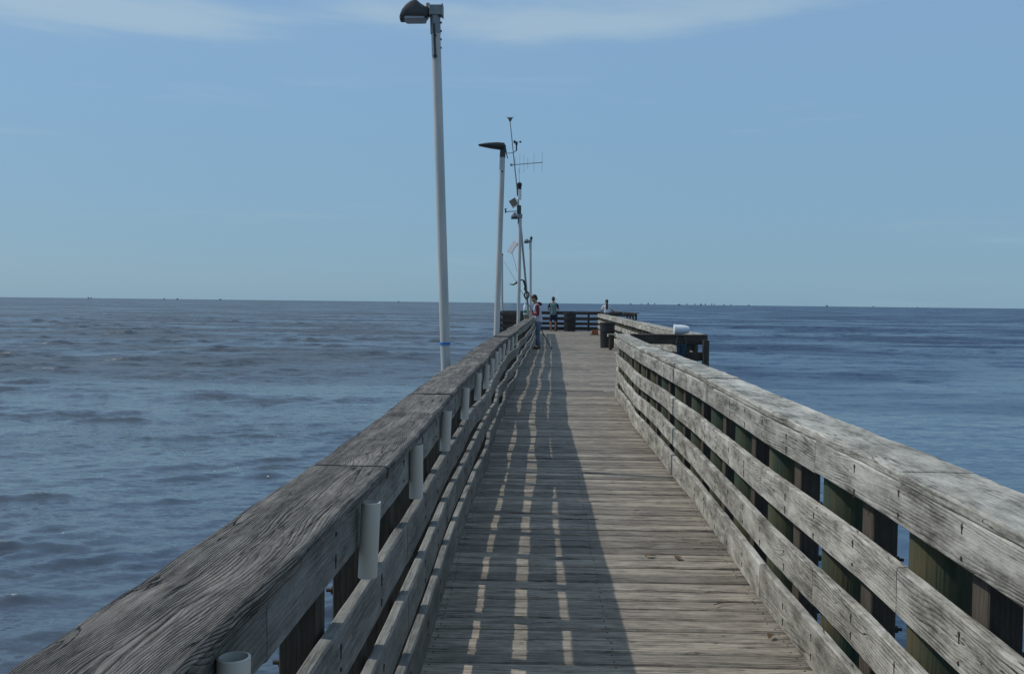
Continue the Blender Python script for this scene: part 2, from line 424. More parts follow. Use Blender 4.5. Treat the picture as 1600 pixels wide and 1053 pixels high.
# ------------------------------------------------------------------ water
WZ = -1.75
def build_water():
    na = 760; nr = 980
    a = np.concatenate([np.linspace(-125, -34, 90, endpoint=False), np.linspace(-34, 34, na-180, endpoint=False), np.linspace(34, 125, 90)])
    a = np.radians(a); na = len(a)
    r1 = np.exp(np.linspace(math.log(1.2), math.log(35.0), 520, endpoint=False))
    r2 = [35.0]
    while r2[-1] < 300: r2.append(r2[-1] + .23 + .42*(r2[-1]-35)/265)
    r = np.concatenate([r1, r2, np.exp(np.linspace(math.log(r2[-1]+1), math.log(16000), 60))])
    A, Rr = np.meshgrid(a, r)
    Xc = Rr*np.sin(A); Yc = Rr*np.cos(A)
    dr = np.gradient(r)[:, None]*np.ones_like(A)
    rng = np.random.RandomState(5)
    def lowf(sc, seed):
        q = np.random.RandomState(seed); o = np.zeros_like(Xc)
        for _ in range(9):
            th = q.uniform(0, 2*PI); k = 2*PI/(sc*q.uniform(.6, 1.7)); o += np.sin(k*(Xc*np.cos(th)+Yc*np.sin(th)*1.6)+q.uniform(0, 6.28))
        return o/3.0
    g1 = lowf(9, 1); g2 = lowf(4.0, 2); g3 = lowf(22, 3); g4 = lowf(60, 9)
    # rough to the left of the pier, calmer in its lee on the right
    side = 1/(1+np.exp((Xc-0.5)/1.6))
    lee = side + (1-side)*np.clip((Rr-18)/50, .12, .75)
    lee = lee*np.clip(1.0+.35*g3+.25*g4, .25, 1.5)
    Z = np.zeros_like(Xc)
    for i in range(64):
        lam = 0.22*(7.0/0.22)**(i/63.0)*rng.uniform(.9, 1.1)
        th = rng.normal(-0.30, 0.62)              # travel direction off the Y axis
        k = 2*PI/lam
        ph = k*(Xc*math.sin(th)+Yc*math.cos(th))+rng.uniform(0, 6.28) + .9*g2*min(1, lam) + .6*g1
        near_a = 0.0052*lam**0.9 if lam < 0.9 else 0.0047*(0.9/lam)**1.05
        far_a = 0.0060*lam**0.9 if lam < 3.6 else 0.0165*(3.6/lam)**1.5
        amp = near_a + (far_a-near_a)*np.clip((Rr-14)/34, 0, 1)
        at = np.clip((lam/dr-2.5)/3, 0, 1)
        w = np.sin(ph); w = w + .25*np.cos(2*ph)*-1
        Z += amp*at*w
    Z *= lee*np.clip(.65+.7*g1+.25*g2, .12, 2.2)
    Z += 0.0
    # a few distinct little breakers as in the photograph: (x, y, width, height)
    for bx, by, bw, bh in [(-7.8, 15.2, 1.5, .14), (-5.6, 15.0, 1.0, .07), (-6.5, 12.2, .9, .10), (-5.3, 10.0, .55, .11), (-4.5, 8.95, 1.1, .06), (-11, 25, 2.4, .12), (-7.5, 22, 2.6, .10), (-9, 31, 2.2, .1), (-3.9, 21.6, 1.6, .07), (-14, 31, 2.2, .12), (-5.2, 12.1, .4, .05)]:
        c = .12*np.sin(3*(Xc-bx)) 
        d = (Yc-by-c)
        Z += .62*bh*np.exp(-((Xc-bx)/bw/.6)**2)*(1+.35*np.sin(9*Xc+4*Yc)*np.sin(5*Xc-7*Yc))*np.exp(-np.where(d > 0, (d/.3)**2, (d/.10)**2))
    Z *= np.clip((290-Rr)/150, 0, 1)
    V = np.stack([Xc.ravel(), Yc.ravel(), (Z+WZ).ravel()], 1)
    nR = len(r)
    i = np.arange(nR-1)[:, None]*na + np.arange(na-1)[None, :]
    Fq = np.stack([i, i+na, i+na+1, i+1], -1).reshape(-1, 4)[:, ::-1]
    me = bpy.data.meshes.new('water')
    me.vertices.add(len(V)); me.vertices.foreach_set('co', V.astype(np.float32).ravel())
    me.loops.add(Fq.size); me.loops.foreach_set('vertex_index', Fq.astype(np.int32).ravel())
    me.polygons.add(len(Fq)); me.polygons.foreach_set('loop_start', np.arange(0, Fq.size, 4, dtype=np.int32))
    me.polygons.foreach_set('loop_total', np.full(len(Fq), 4, dtype=np.int32))
    me.polygons.foreach_set('use_smooth', np.ones(len(Fq), dtype=bool))
    me.update(calc_edges=True); me.validate()
    o = bpy.data.objects.new('water', me); C.objects.link(o); o['kind'] = 'structure'
    s = NT('gulf_water')
    tc = s.n('ShaderNodeTexCoord').outputs['Object']
    sx = s.n('ShaderNodeSeparateXYZ'); s.l(tc, sx.inputs[0])
    s.b.inputs['Roughness'].default_value = 0.10
    s.b.inputs['IOR'].default_value = 1.33
    def ncol(scale3, detail, rough=.6, dist_=0.3):
        x = s.n('ShaderNodeTexNoise'); x.inputs['Scale'].default_value = 1.0; x.inputs['Detail'].default_value = detail
        x.inputs['Roughness'].default_value = rough; x.inputs['Distortion'].default_value = dist_
        s.l(s.mapv(tc, scale3), x.inputs['Vector'])
        q = s.n('ShaderNodeVectorMath', operation='SUBTRACT'); s.l(x.outputs['Color'], q.inputs[0]); q.inputs[1].default_value = (.5, .5, .5)
        return q.outputs[0]
    def vmul(v, f):
        q = s.n('ShaderNodeVectorMath', operation='SCALE'); s.l(v, q.inputs[0])
        if isinstance(f, (int, float)): q.inputs['Scale'].default_value = f
        else: s.l(f, q.inputs['Scale'])
        return q.outputs[0]
    def vadd(a, b):
        q = s.n('ShaderNodeVectorMath', operation='ADD'); s.l(a, q.inputs[0]); s.l(b, q.inputs[1]); return q.outputs[0]
    slick = s.rng(s.noise(s.mapv(tc, (0.035, 0.085, 1)), 1.0, 4, 0.55, 0.6), 0.42, 0.58, 0.45, 1.0, True)
    dist = s.n('ShaderNodeVectorMath', operation='LENGTH'); s.l(tc, dist.inputs[0])
    D = dist.outputs['Value']
    far = s.rng(D, 18, 75, 0.0, 1.0)
    xs = s.math('MAXIMUM', s.rng(sx.outputs[0], -2, 4, 1.0, 0.42), far)
    st = s.math('MULTIPLY', slick, xs)
    # surface slopes at four scales: capillary ripples, chop, wavelets, wave groups
    sl = vmul(ncol((5.5, 13, 1), 4), s.rng(D, 4, 60, .65, 1.5))
    sl = vadd(sl, vmul(ncol((2.0, 4.4, 1), 5), s.rng(D, 8, 60, 1.15, 2.4)))
    sl = vadd(sl, vmul(ncol((0.6, 1.3, 1), 5), s.rng(D, 10, 60, .15, 2.6)))
    sl = vadd(sl, vmul(ncol((0.16, 0.34, 1), 5, .65), s.rng(D, 50, 200, .0, 2.4)))
    sl = vadd(sl, vmul(ncol((14, 26, 1), 3), s.rng(D, 5, 30, .45, .6)))
    sl = vmul(sl, st)
    sl = s.mapv(sl, (0.55, 1.0, 0.0))
    gn = s.n('ShaderNodeNewGeometry')
    nn = s.n('ShaderNodeVectorMath', operation='NORMALIZE'); s.l(vadd(gn.outputs['Normal'], sl), nn.inputs[0])
    s.l(nn.outputs[0], s.b.inputs['Normal'])
    # foam on the steepest little crests, plus white flecks painted as sun glints
    foam_glint = s.math('MULTIPLY', s.rng(sx.outputs[2], WZ+.07, WZ+.10), s.rng(s.noise(tc, 22.0, 4, 0.7), 0.47, 0.58))
    foam_glint = s.math('MULTIPLY', foam_glint, s.rng(s.noise(tc, 0.35, 1), 0.42, 0.5))
    foam_glint = s.math('MULTIPLY', foam_glint, s.rng(D, 15, 19, 1.0, 0.0))
    vf = s.n('ShaderNodeTexVoronoi'); vf.inputs['Scale'].default_value = 2.1; s.l(tc, vf.inputs['Vector'])
    glint = s.math('MULTIPLY', s.rng(vf.outputs['Distance'], 0.030, 0.045, 1, 0), s.rng(s.noise(tc, 0.6, 2), 0.50, 0.53))
    glint = s.math('MULTIPLY', glint, s.rng(sx.outputs[0], -1.5, -.5, .9, 0))
    foam_glint = s.math('MAXIMUM', foam_glint, glint)
    body = s.mix(s.rng(s.math('ADD', s.math('MULTIPLY', sx.outputs[0], -.04), s.noise(s.mapv(tc, (.05, .1, 1)), 1.0, 3)), .2, .8), (0.028, 0.054, 0.102), (0.072, 0.092, 0.112))
    col = s.mix(foam_glint, body, (0.75, 0.78, 0.76))
    s.l(col, s.b.inputs['Base Color'])
    ro = s.math('MULTIPLY', s.rng(D, 22, 62, 0.13, 0.50), s.rng(slick, .45, 1, .5, 1.08))
    s.l(s.math('MAXIMUM', ro, s.math('MULTIPLY', foam_glint, .9)), s.b.inputs['Roughness'])
    me.materials.append(s.m)
    # sea bed far below closes the scene for any other viewpoint
    b = MB(); b.quad((0, 1, 2, 3), ((0, 0),)*4)
    b.v = [(-18000, -3000, -5), (18000, -3000, -5), (18000, 18000, -5), (-18000, 18000, -5)]
    sb = b.obj('seabed', plain('sand', (0.12, 0.11, 0.08), 0.9)); sb['kind'] = 'structure'
build_water()

# ------------------------------------------------------------------ deck
def build_deck():
    mb = MB(); y = -2.5; rng = random.Random(3)
    while y < 52.2:
        w = .128 + rng.uniform(-.002, .002)
        yc = y + w/2
        if yc < 16.15: x0, x1 = FL(yc)-.05, FR(yc)+.05
        elif yc < 46.4: x0, x1 = FL(yc)-.05, FR2(yc)+.05
        else: x0, x1 = -.55, 6.1
        rot = -math.atan2(FL(yc+1)-FL(yc-1), 2.0)*.8 if yc < 44 else 0
        r = rng.random(); zj = rng.uniform(-.004, .004); hb = w/2
        xm = (x0+x1)/2
        joints = [x0, x1] if yc < 16.15 else [x0, x0+(x1-x0)*rng.choice((.45, .6, .5)), x1]
        for ji in range(len(joints)-1):
            xa, xb = joints[ji]+(.002 if ji else 0), joints[ji+1]
            rr = rng.random()
            rings = []; us = []
            n = max(2, int((xb-xa)/.3)+1)
            for i in range(n):
                x = xa + (xb-xa)*i/(n-1)
                yy = yc + (x-xm)*math.tan(rot)
                jz = zj + .0012*noise.noise(Vector((x*2, yc*9, 1)))
                e1 = .0025*noise.noise(Vector((x*4, yc*7, 5))); e2 = .0025*noise.noise(Vector((x*4, yc*7, 9)))
                rings.append([(x, yy-hb+e1, -.038+jz), (x, yy-hb+e1, -.009+jz), (x, yy-hb+.007+e1, jz), (x, yy+hb-.007+e2, jz), (x, yy+hb+e2, -.009+jz), (x, yy+hb+e2, -.038+jz)])
                us.append(x+yc*3.3)
            b0 = yc*1.7
            vs = [b0, b0+.033, b0+.04, b0+.04+w-.01, b0+w+.037, b0+w+.07, b0+2*w+.07]
            mb.sweep(rings, us, vs, rr)
            # nail heads
            for xn in (xa+.07, (xa+xb)/2, xb-.07):
                for dy in (-.04, .04):
                    if yc < 9:
                        mb.lathe([(.0045, -.002), (.0045, .0012)], 6, (xn+rng.uniform(-.01, .01), yc+(xn-xm)*math.tan(rot)+dy, zj+.0006), None, 1)
        y += w + .0195 + rng.uniform(-.002, .004)
    # stringers and fascia below
    for off, src in ((.12, 'L'), (-.12, 'R')):
        rings = []; us = []
        for i in range(60):
            yy = -2.4 + (16.0+2.4)*i/59 if src == 'R' else -2.4 + (46+2.4)*i/59
            x = (FL(yy) if src == 'L' else FR(yy)) + off
            rings.append([(x-.04, yy, -.30), (x+.04, yy, -.30), (x+.04, yy, -.045), (x-.04, yy, -.045)]); us.append(yy)
        mb.sweep(rings, us, [0, .08, .33, .41, .66], .3)
    for yy in np.arange(16.4, 51.5, 1.2):
        xr = FR2(yy) if yy < 46.4 else 6.05
        xl = FL(yy) if yy < 46.4 else -.5
        mb.box(((xl+xr)/2, yy, -.17), (xr-xl, .08, .22), .4)
    o = mb.obj('boardwalk_deck', [m_deck, m_bolt])
    o['kind'] = 'structure'
build_deck()

# ------------------------------------------------------------------ railings
# profile rows (z0, z1)
ROWS = [(.82, .953), (.54, .69), (.28, .43), (.02, .20)]
SEC = .038
def board_sweep(mb, cpts, nrm, w, h, us, r, rough=.0015, ends=(0, 0)):
    """cpts centre points; nrm outward normals; w thickness along normal; h height (z)"""
    rings = []
    b = .006 if h > .06 else .008
    sec = [(-w/2+b, -h/2), (w/2-b, -h/2), (w/2, -h/2+b), (w/2, h/2-b), (w/2-b, h/2), (-w/2+b, h/2), (-w/2, h/2-b), (-w/2, -h/2+b)]
    for i, (c, n_) in enumerate(zip(cpts, nrm)):
        rg = []
        for j, (a, z) in enumerate(sec):
            q = Vector((c[0]*3.1+j*7.7, c[1]*3.1, r*50+a*9))
            e = rough*noise.noise(q*2.0) + rough*.6*noise.noise(q*7.0)
            rg.append((c[0]+n_[0]*(a+e), c[1]+n_[1]*(a+e), c[2]+z+e*.8))
        rings.append(rg)
    vs = [0.0]
    for i in range(8):
        p, q = sec[i], sec[(i+1) % 8]
        vs.append(vs[-1]+math.hypot(p[0]-q[0], p[1]-q[1]))
    off = r*31.0
    mb.sweep(rings, [u+off for u in us], [v+off for v in vs], r)

def railing(name, label, path, out, t0, t1, posts, pilings, joints, mats, zs=1.0, rows=ROWS, cap_w=.235, jit=None, extra=None, capjit=0.0, gap=.004, seed=1, post_mat=None, piling_mat_=None, bolts=True, capover=.0, rowoff=(0, 0, 0, 0), capgap=.007, capstep=.004):
    rng = random.Random(seed)
    capm, railm = mats
    mid = path((t0+t1)/2)
    root = thing(name, label, 'railing', (mid[0], mid[1], 0))
    if extra: root['group'] = extra
    def nrm(t):
        a = path(t-.2); b = path(t+.2); d = Vector((b[0]-a[0], b[1]-a[1])).normalized()
        n = Vector((d.y, -d.x))*out
        return n
    allp = sorted(list(posts)+list(pilings))
    jits = [[rng.uniform(-1, 1) for _ in allp] for _ in range(5)]
    com = [rng.uniform(-1, 1) for _ in allp]
    for q_ in jits:
        raw = list(q_)
        for i_ in range(len(raw)):
            nb = raw[max(0, i_-1):i_+2]; nc = com[max(0, i_-1):i_+2]
            q_[i_] = .9*sum(nb)/len(nb)+.5*raw[i_]*.6+.9*sum(nc)/len(nc)
    def lat(row, t):
        if not jit: return 0.0
        A = jit(t)
        if not allp: return 0.0
        # interpolate jitter between posts
        for i in range(len(allp)-1):
            if allp[i] <= t <= allp[i+1]:
                k = (t-allp[i])/(allp[i+1]-allp[i])
                return A*(jits[row][i]*(1-k)+jits[row][i+1]*k)
        return A*jits[row][0 if t < allp[0] else -1]
    nrow = len(rows)
    for ri, (z0, z1) in enumerate(rows):
        js = [t0]+[j for j in joints[1+ri % (len(joints)-1)] if t0+.1 < j < t1-.1]+[t1]
        for a, b in zip(js[:-1], js[1:]):
            mb = MB(); n = max(3, int((b-a)/.14)); cp = []; nn = []; us = []
            r = rng.random(); zo = rng.uniform(-.005, .005)
            for i in range(n+1):
                t = a+gap/2 + (b-a-gap)*i/n
                p = path(t); q = nrm(t); d = SEC/2 + rowoff[ri] + lat(ri, t)
                zz = (z0+z1)/2*zs + zo + (jit(t)*.45*noise.noise(Vector((t*.35, ri*3, seed))) if jit else 0)
                cp.append((p[0]+q.x*d, p[1]+q.y*d, zz)); nn.append((q.x, q.y)); us.append(t)
            board_sweep(mb, cp, nn, SEC, (z1-z0)*zs, us, r)
            # nail heads and rust streak pits where the board meets its posts
            if (a+b)/2 < 14:
                for pt in allp:
                    if a+.03 < pt < b-.03:
                        p = path(pt); q = nrm(pt)
                        for dz in (-.035, .035):
                            ll = lat(ri, pt)+rowoff[ri]-.0005; cc = (p[0]+q.x*ll, p[1]+q.y*ll, (z0+z1)/2*zs+dz+rng.uniform(-.012, .012))
                            rot = Vector((-q.x, -q.y, 0)).to_track_quat('Z', 'Y').to_matrix()
                            mb.lathe([(.006, -.004), (.006, .0022), (.003, .003)], 8, cc, rot, 1)
                            if rng.random() < .7: mb.box((cc[0], cc[1], cc[2]-rng.uniform(.004, .012)), (.003, .004+.003*rng.random(), rng.uniform(.016, .04)), 0, 1)
            mb.obj('rail_board', [railm, m_bolt], root)
    js = [t0]+[j for j in joints[0] if t0+.1 < j < t1-.1]+[t1]
    ctop = .993*zs
    for a, b in zip(js[:-1], js[1:]):
        mb = MB(); n = max(4, int((b-a)/.06)); cp = []; nn = []; us = []
        r = rng.random(); zo = rng.uniform(-capstep, capstep*1.4); sk = rng.uniform(-1, 1)*capjit
        for i in range(n+1):
            t = a+capgap/2 + (b-a-capgap)*i/n
            p = path(t); q = nrm(t); k = i/n-.5
            d = cap_w/2 - capover + lat(4, t)*.5 + sk*k
            zz = ctop-.019+zo+(jit(t)*.5*noise.noise(Vector((t*.9, 7, seed))) if jit else 0)+.002*noise.noise(Vector((t*1.5, 2, seed)))
            cp.append((p[0]+q.x*d, p[1]+q.y*d, zz)); nn.append((q.x, q.y)); us.append(t)
        board_sweep(mb, cp, nn, cap_w, .038, us, r, rough=.003)
        mb.obj('cap_board', [capm], root)
    for t in posts:
        p = path(t); q = nrm(t); mb = MB(); w = .089
        d = SEC+w/2+.013+max(0, rowoff[0]-.013)+rng.uniform(-.003, .003)
        ang = math.atan2(q.y, q.x)+rng.uniform(-.03, .03)
        rot = Matrix.Rotation(ang, 3, 'Z')
        z1 = .945*zs; z0 = -.45
        mb.box((p[0]+q.x*d, p[1]+q.y*d, (z0+z1)/2), (w, .105, z1-z0), rng.random(), 0, rot, .004)
        po = mb.obj('post', [post_mat or m_post], root)
        if bolts and t < 12:
            for zb in (.76, .60, .36, .12, -.1):
                for dy in (-.02,):
                    bb = MB(); qq = Vector((q.x, q.y, 0)); c = Vector((p[0], p[1], zb*zs+rng.uniform(-.01, .01)))+qq*(d+w/2)
                    tg = Vector((-q.y, q.x, 0))*dy
                    bb.tube([c+tg-qq*.005, c+tg+qq*.034], .006, 8)
                    bb.tube([c+tg+qq*.006, c+tg+qq*.018], .013, 6)
                    bb.obj('bolt', m_bolt, po)
    for t in pilings:
        p = path(t); q = nrm(t); mb = MB(); R_ = .118+rng.uniform(-.006, .006)
        d = SEC+R_+.004
        c = Vector((p[0]+q.x*d, p[1]+q.y*d, 0))
        pts = [c+Vector((rng.uniform(-.003, .003), 0, z)) for z in (-3.6, -2, -1, 0, .5, .948*zs)]
        mb.tube(pts, [R_*1.06, R_*1.04, R_*1.02, R_, R_, R_*.99], 22, rng.random(), u0=rng.uniform(0, 20))
        po = mb.obj('piling', [piling_mat_ or m_piling], root, smooth=True)
        if bolts and t < 12:
            for zb in (.74, .34):
                bb = MB(); qq = Vector((q.x, q.y, 0)); cc = c+qq*R_+Vector((0, 0, zb))
                bb.tube([cc-qq*.005, cc+qq*.035], .007, 8); bb.tube([cc+qq*.006, cc+qq*.02], .014, 6)
                bb.obj('bolt', m_bolt, po)
    return root

fr = lambda a, b, st: list(np.arange(a, b, st))
# left railing of the walkway
Lp = lambda t: (FL(t), t)
Rp = lambda t: (FR(t), t)
jl = lambda t: 0.0 if t < 3 else (min(1, (t-3)/6)*.028)
lposts = [2.87-.56*k for k in range(9, 0, -1)]+[2.87+.56*k for k in range(0, 77)]
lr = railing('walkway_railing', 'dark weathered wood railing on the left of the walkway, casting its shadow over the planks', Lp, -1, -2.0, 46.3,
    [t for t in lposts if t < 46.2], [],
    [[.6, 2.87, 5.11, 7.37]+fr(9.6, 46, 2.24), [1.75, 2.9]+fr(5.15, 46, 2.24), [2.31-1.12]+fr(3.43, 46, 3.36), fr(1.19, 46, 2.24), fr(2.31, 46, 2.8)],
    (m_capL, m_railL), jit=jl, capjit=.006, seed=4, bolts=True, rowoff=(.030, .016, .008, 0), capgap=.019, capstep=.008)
# white rod holders screwed to the face board
rng = random.Random(9)
for i, t in enumerate([1.475, 2.57, 3.59, 4.74, 6.07, 7.22, 8.25, 9.3, 10.4, 11.5, 12.6, 13.9, 15.3, 16.6]):
    p = Lp(t); mb = MB(); ro, ri_ = .0265, .0225
    c = Vector((p[0]-.030+ro+.002, t, 0)); z0 = .752+rng.uniform(-.006, .006); z1 = (.957 if i else .938)+rng.uniform(-.010, .006); n = 20
    lean = Vector((rng.uniform(-.002, .012), rng.uniform(-.014, .014), 0))
    rings = []
    for rr, z in ((ri_, z0+.12), (ri_, z1), (ro, z1-.001), (ro, z0), (ri_, z0), (ri_, z0+.1)):
        k = (z-z0)/(z1-z0)
        rings.append([c+lean*k+Vector((rr*math.cos(2*PI*q/n), rr*math.sin(2*PI*q/n), z)) for q in range(n)])
    mb.sweep(rings, [0, .1, .1, .3, .3, .4], [q/n for q in range(n+1)], 0.0, True)
    if i == 1 or i == 2: pass
    h = mb.obj('rod_holder', m_pvc, lr, smooth=True)
# right railing of the walkway
jr = lambda t: 0.0 if t < 5 else (min(1, (t-5)/6)*.014)
rr = railing('walkway_railing', 'pale sunlit wood railing on green pilings, at the right edge of the walkway', Rp, 1, -2.0, 16.0,
    [t for t in fr(2.45-.91*4, 15.9, .91)], [t for t in fr(2.92-.91*5, 15.9, .91)],
    [fr(2.92-3.64, 16, 3.64), [2.0]+fr(3.83, 16, 2.73), [2.92-2.73, 2.92]+fr(4.74, 16, 3.64), [.19, 3.83]+fr(6.56, 16, 3.64), fr(2.0, 16, 2.73)],
    (m_capR, m_rail), jit=jr, capjit=.004, seed=11, bolts=True)
# bump-out: short dark railing facing the camera
P2 = lambda t: (t, 16.12)
railing('platform_railing', 'short dark wood railing end-on to the camera with white tub on its cap', P2, -1, 1.86, 3.335, [2.3], [1.98, 2.95],
    [[9], [9], [9], [9], [9]], (m_darkw, m_darkw), seed=21, bolts=False, cap_w=.235)
mbp = MB(); mbp.box((3.29, 16.06, -.8), (.10, .10, 3.4), .2, bev=.005)
endp = mbp.obj('corner_post', m_darkw)
# attach the corner post to the bump-out railing
bump = [o for o in bpy.data.objects if o.name.startswith('platform_railing')][0]
endp.parent = bump; endp.location = -bump.location
# long right railing to the far end
P3 = lambda t: (FR2(t), t)
railing('platform_railing', 'long pale wood railing running from the white tub to the far end', P3, 1, 16.35, 46.9, fr(16.9, 46.5, .91), fr(17.35, 46.5, .91),
    [fr(20.0, 46, 3.64), fr(19.2, 46, 3.64), fr(18.6, 46, 2.73), fr(21, 46, 3.64), fr(18, 46, 3.64)], (m_capR, m_rail), jit=lambda t: .012, seed=31, bolts=False)
# far end
ZS = 1.07
P4 = lambda t: (t, 46.6)
railing('platform_railing', 'small dark wood railing left of the far end behind the poles', P4, -1, -.55, 1.2, [-.4, .35], [], [[9]]*5, (m_darkw, m_darkw), zs=1.0, seed=41, bolts=False)
P5 = lambda t: (-.55, t)
railing('platform_railing', 'dark wood side railing at the far left corner of the pier', P5, -1, 46.7, 51.9, fr(47, 51.8, 1.2), [], [[49.5]]*5, (m_darkw, m_darkw), zs=ZS, seed=42, bolts=False)
P6 = lambda t: (t, 52.0)
railing('platform_railing', 'dark back railing closing the far end of the pier, water showing between boards', P6, -1, -.5, 6.05, [-.3, 1.1, 2.9, 4.2, 5.6], [], [[2.4, 4.2]]*5, (m_darkw, m_darkw), zs=ZS, seed=43, bolts=False)
P7 = lambda t: (6.1, t)
railing('platform_railing', 'dark wood side railing at the far right corner of the pier', P7, 1, 47.2, 51.9, fr(47.4, 51.8, 1.2), [], [[49.5]]*5, (m_darkw, m_darkw), zs=ZS, seed=44, bolts=False)
P8 = lambda t: (t, 47.1)
railing('platform_railing', 'short dark wood railing in front of the black-haired person at the far right', P8, -1, 4.50, 6.05, [5.2], [], [[9]]*5, (m_darkw, m_darkw), zs=ZS, seed=45, bolts=False)
# support piles under the wide platform
grp = 'round piles under the far platform'
for k, (x, y) in enumerate([(3.5, 51.6), (.2, 51.6), (6.0, 51.7), (-.4, 46.9), (6.0, 47.3)]):
    mb = MB(); mb.tube([(x, y, -3.6), (x, y, -.30)], .13, 16)
    o = mb.obj('pile', m_piling, smooth=True)
    tag(o, 'round wooden pile under the far end of the pier', 'pile', grp)

# ------------------------------------------------------------------ lamp posts
def head_dome(mb, x, y, z, L, H, flip=-1):
    # outline in XZ, the body reaching to -X from the pole top
    o = [(0, -.18*H), (-.10*L, -.38*H), (-.98*L, -.42*H), (-L, -.25*H), (-.93*L, .05*H), (-.80*L, .32*H), (-.62*L, .52*H), (-.42*L, .60*H), (-.25*L, .38*H), (-.06*L, .22*H), (0, .2*H)]
    mb.pillow(o, (x, y, z), H*.5, .62)
def lamp(name, label, base, top, r0, r1, kind, z0):
    b = Vector(base); t = Vector(top)
    root = thing(name, label, 'lamp post', (b.x, b.y, z0), 'lamp posts along the pier')
    ax = (t-b)/(t.z-b.z)
    p0 = b + ax*(z0-b.z)
    mb = MB(); mb.tube([p0, (p0+t)/2, t], [r0, (r0+r1)/2, r1], 24); po = mb.obj('pole', m_pole, root, smooth=True)
    return root, po, t
def at(t, b, z): return b+(t-b)*((z-b.z)/(t.z-b.z))
# nearest post
b = Vector((-.603, 8.66, .9)); t = Vector((-.722, 8.66, 3.98))
root, po, tp = lamp('lamp_post', 'tall grey lamp post nearest the camera, blue band near its foot', b, t, .048, .042, 0, -1.9)
c = at(t, b, 1.12); mb = MB(); mb.tube([c-Vector((0, 0, .012)), c+Vector((0, 0, .012))], .0495, 24); mb.obj('band', m_blue, root, smooth=True)
mb = MB(); mb.tube([tp-Vector((0, 0, .06)), tp+Vector((-.005, 0, .11))], .047, 20); mb.obj('collar', m_greym, root, smooth=True)
mb = MB(); mb.box(tp+Vector((-.0, 0, .142)), (.125, .11, .085), bev=.01); mb.box(tp+Vector((.062, 0, .142)), (.012, .125, .10)); mb.obj('arm_block', m_greym, root)
mb = MB(); head_dome(mb, tp.x-.06, tp.y, tp.z+.125, .265, .175); hd = mb.obj('lamp_head', m_bronze, root, smooth=True)
mb = MB(); mb.pillow([(0, -.010), (-.19, -.014), (-.20, .0), (-.19, .010), (0, .010)], (tp.x-.085, tp.y, tp.z+.062), .088, .85); mb.obj('lens', m_lens, hd)
mb = MB(); mb.tube([tp+Vector((-.012, -.045, .02)), tp+Vector((-.005, -.05, -.12)), tp+Vector((.002, -.048, -.26))], .009, 8); mb.tube([tp+Vector((.002, -.042, -.27)), tp+Vector((.002, -.058, -.27))], .016, 10)
mb.tube([tp+Vector((.003, -.040, -.085)), tp+Vector((.003, -.05, -.085))], .01, 8); mb.obj('cable', m_black, root)
mb = MB()
for k in range(4): mb.tube([tp+Vector((.04, 0, .04-.075*k)), tp+Vector((.056, 0, .04-.075*k))], .010, 8)
mb.obj('clip', m_black, root)
mb = MB(); mb.tube([tp+Vector((-.07, -.02, .17)), tp+Vector((-.07, -.02, .205))], .018, 10); mb.obj('photocell', m_greym, root)
# second
b = Vector((-.27, 16.5, .97)); t = Vector((-.20, 16.5, 4.03))
root, po, tp = lamp('lamp_post', 'second lamp post with flat black wedge head pointing left', b, t, .055, .047, 1, -1.9)
mb = MB(); mb.tube([tp-Vector((0, 0, .02)), tp+Vector((.01, 0, .16))], .05, 16); mb.obj('collar', m_bronze, root, smooth=True)
mb = MB(); mb.pillow([(.06, .0), (.0, -.06), (-.2, -.035), (-.41, .005), (-.42, .02), (-.3, .045), (-.1, .06), (.03, .05)], (tp.x, tp.y, tp.z+.17), .11, .5); hd = mb.obj('lamp_head', m_bronze, root, smooth=True)
mb = MB(); mb.tube([tp+Vector((0, -.04, -.27)), tp+Vector((0, -.056, -.27))], .014, 10); mb.obj('cap', m_black, root)
mb = MB(); mb.tube([tp+Vector((.05, 0, .16)), tp+Vector((.075, 0, .02)), tp+Vector((.09, 0, -.04))], .008, 6); mb.obj('cable', m_black, root)
# third
def small_lamp(label, b, t, r, bz=-1.9, dome=True, L=.24):
    root, po, tp = lamp('lamp_post', label, Vector(b), Vector(t), r, r*.88, 2, bz)
    mb = MB(); mb.box(tp+Vector((.0, 0, .06)), (.13, .12, .12), bev=.01); mb.obj('arm_block', m_greym, root)
    mb = MB(); head_dome(mb, tp.x-.05, tp.y, tp.z+.06, L, .19); hd = mb.obj('lamp_head', m_greym if not dome else m_headg, root, smooth=True)
    mb = MB(); mb.pillow([(0, -.03), (-L*.8, -.035), (-L*.75, .03), (0, .05)], (tp.x-.08, tp.y, tp.z+.0), .10, .8); mb.obj('lens', m_bronze, hd)
    return root, tp
l3, tp3 = small_lamp('third lamp post, beside the leaning weather mast', (.19, 29, 1.03), (.21, 29, 4.08), .056)
l4, tp4 = small_lamp('fourth lamp post, right behind the man in maroon sleeves, small knob on top', (.79, 41, 1.0), (.75, 41, 4.1), .06, L=.24)
mb = MB(); mb.lathe([(.02, 0), (.06, .04), (.07, .08), (.04, .13), (.01, .15)], 12, tp4+Vector((.03, 0, .12))); mb.obj('photocell', m_black, l4, smooth=True)
l5, tp5 = small_lamp('fifth and farthest lamp post, at the far left corner of the pier', (-.56, 52.15, 1.0), (-.60, 52.15, 4.08), .07, dome=False, L=.26)

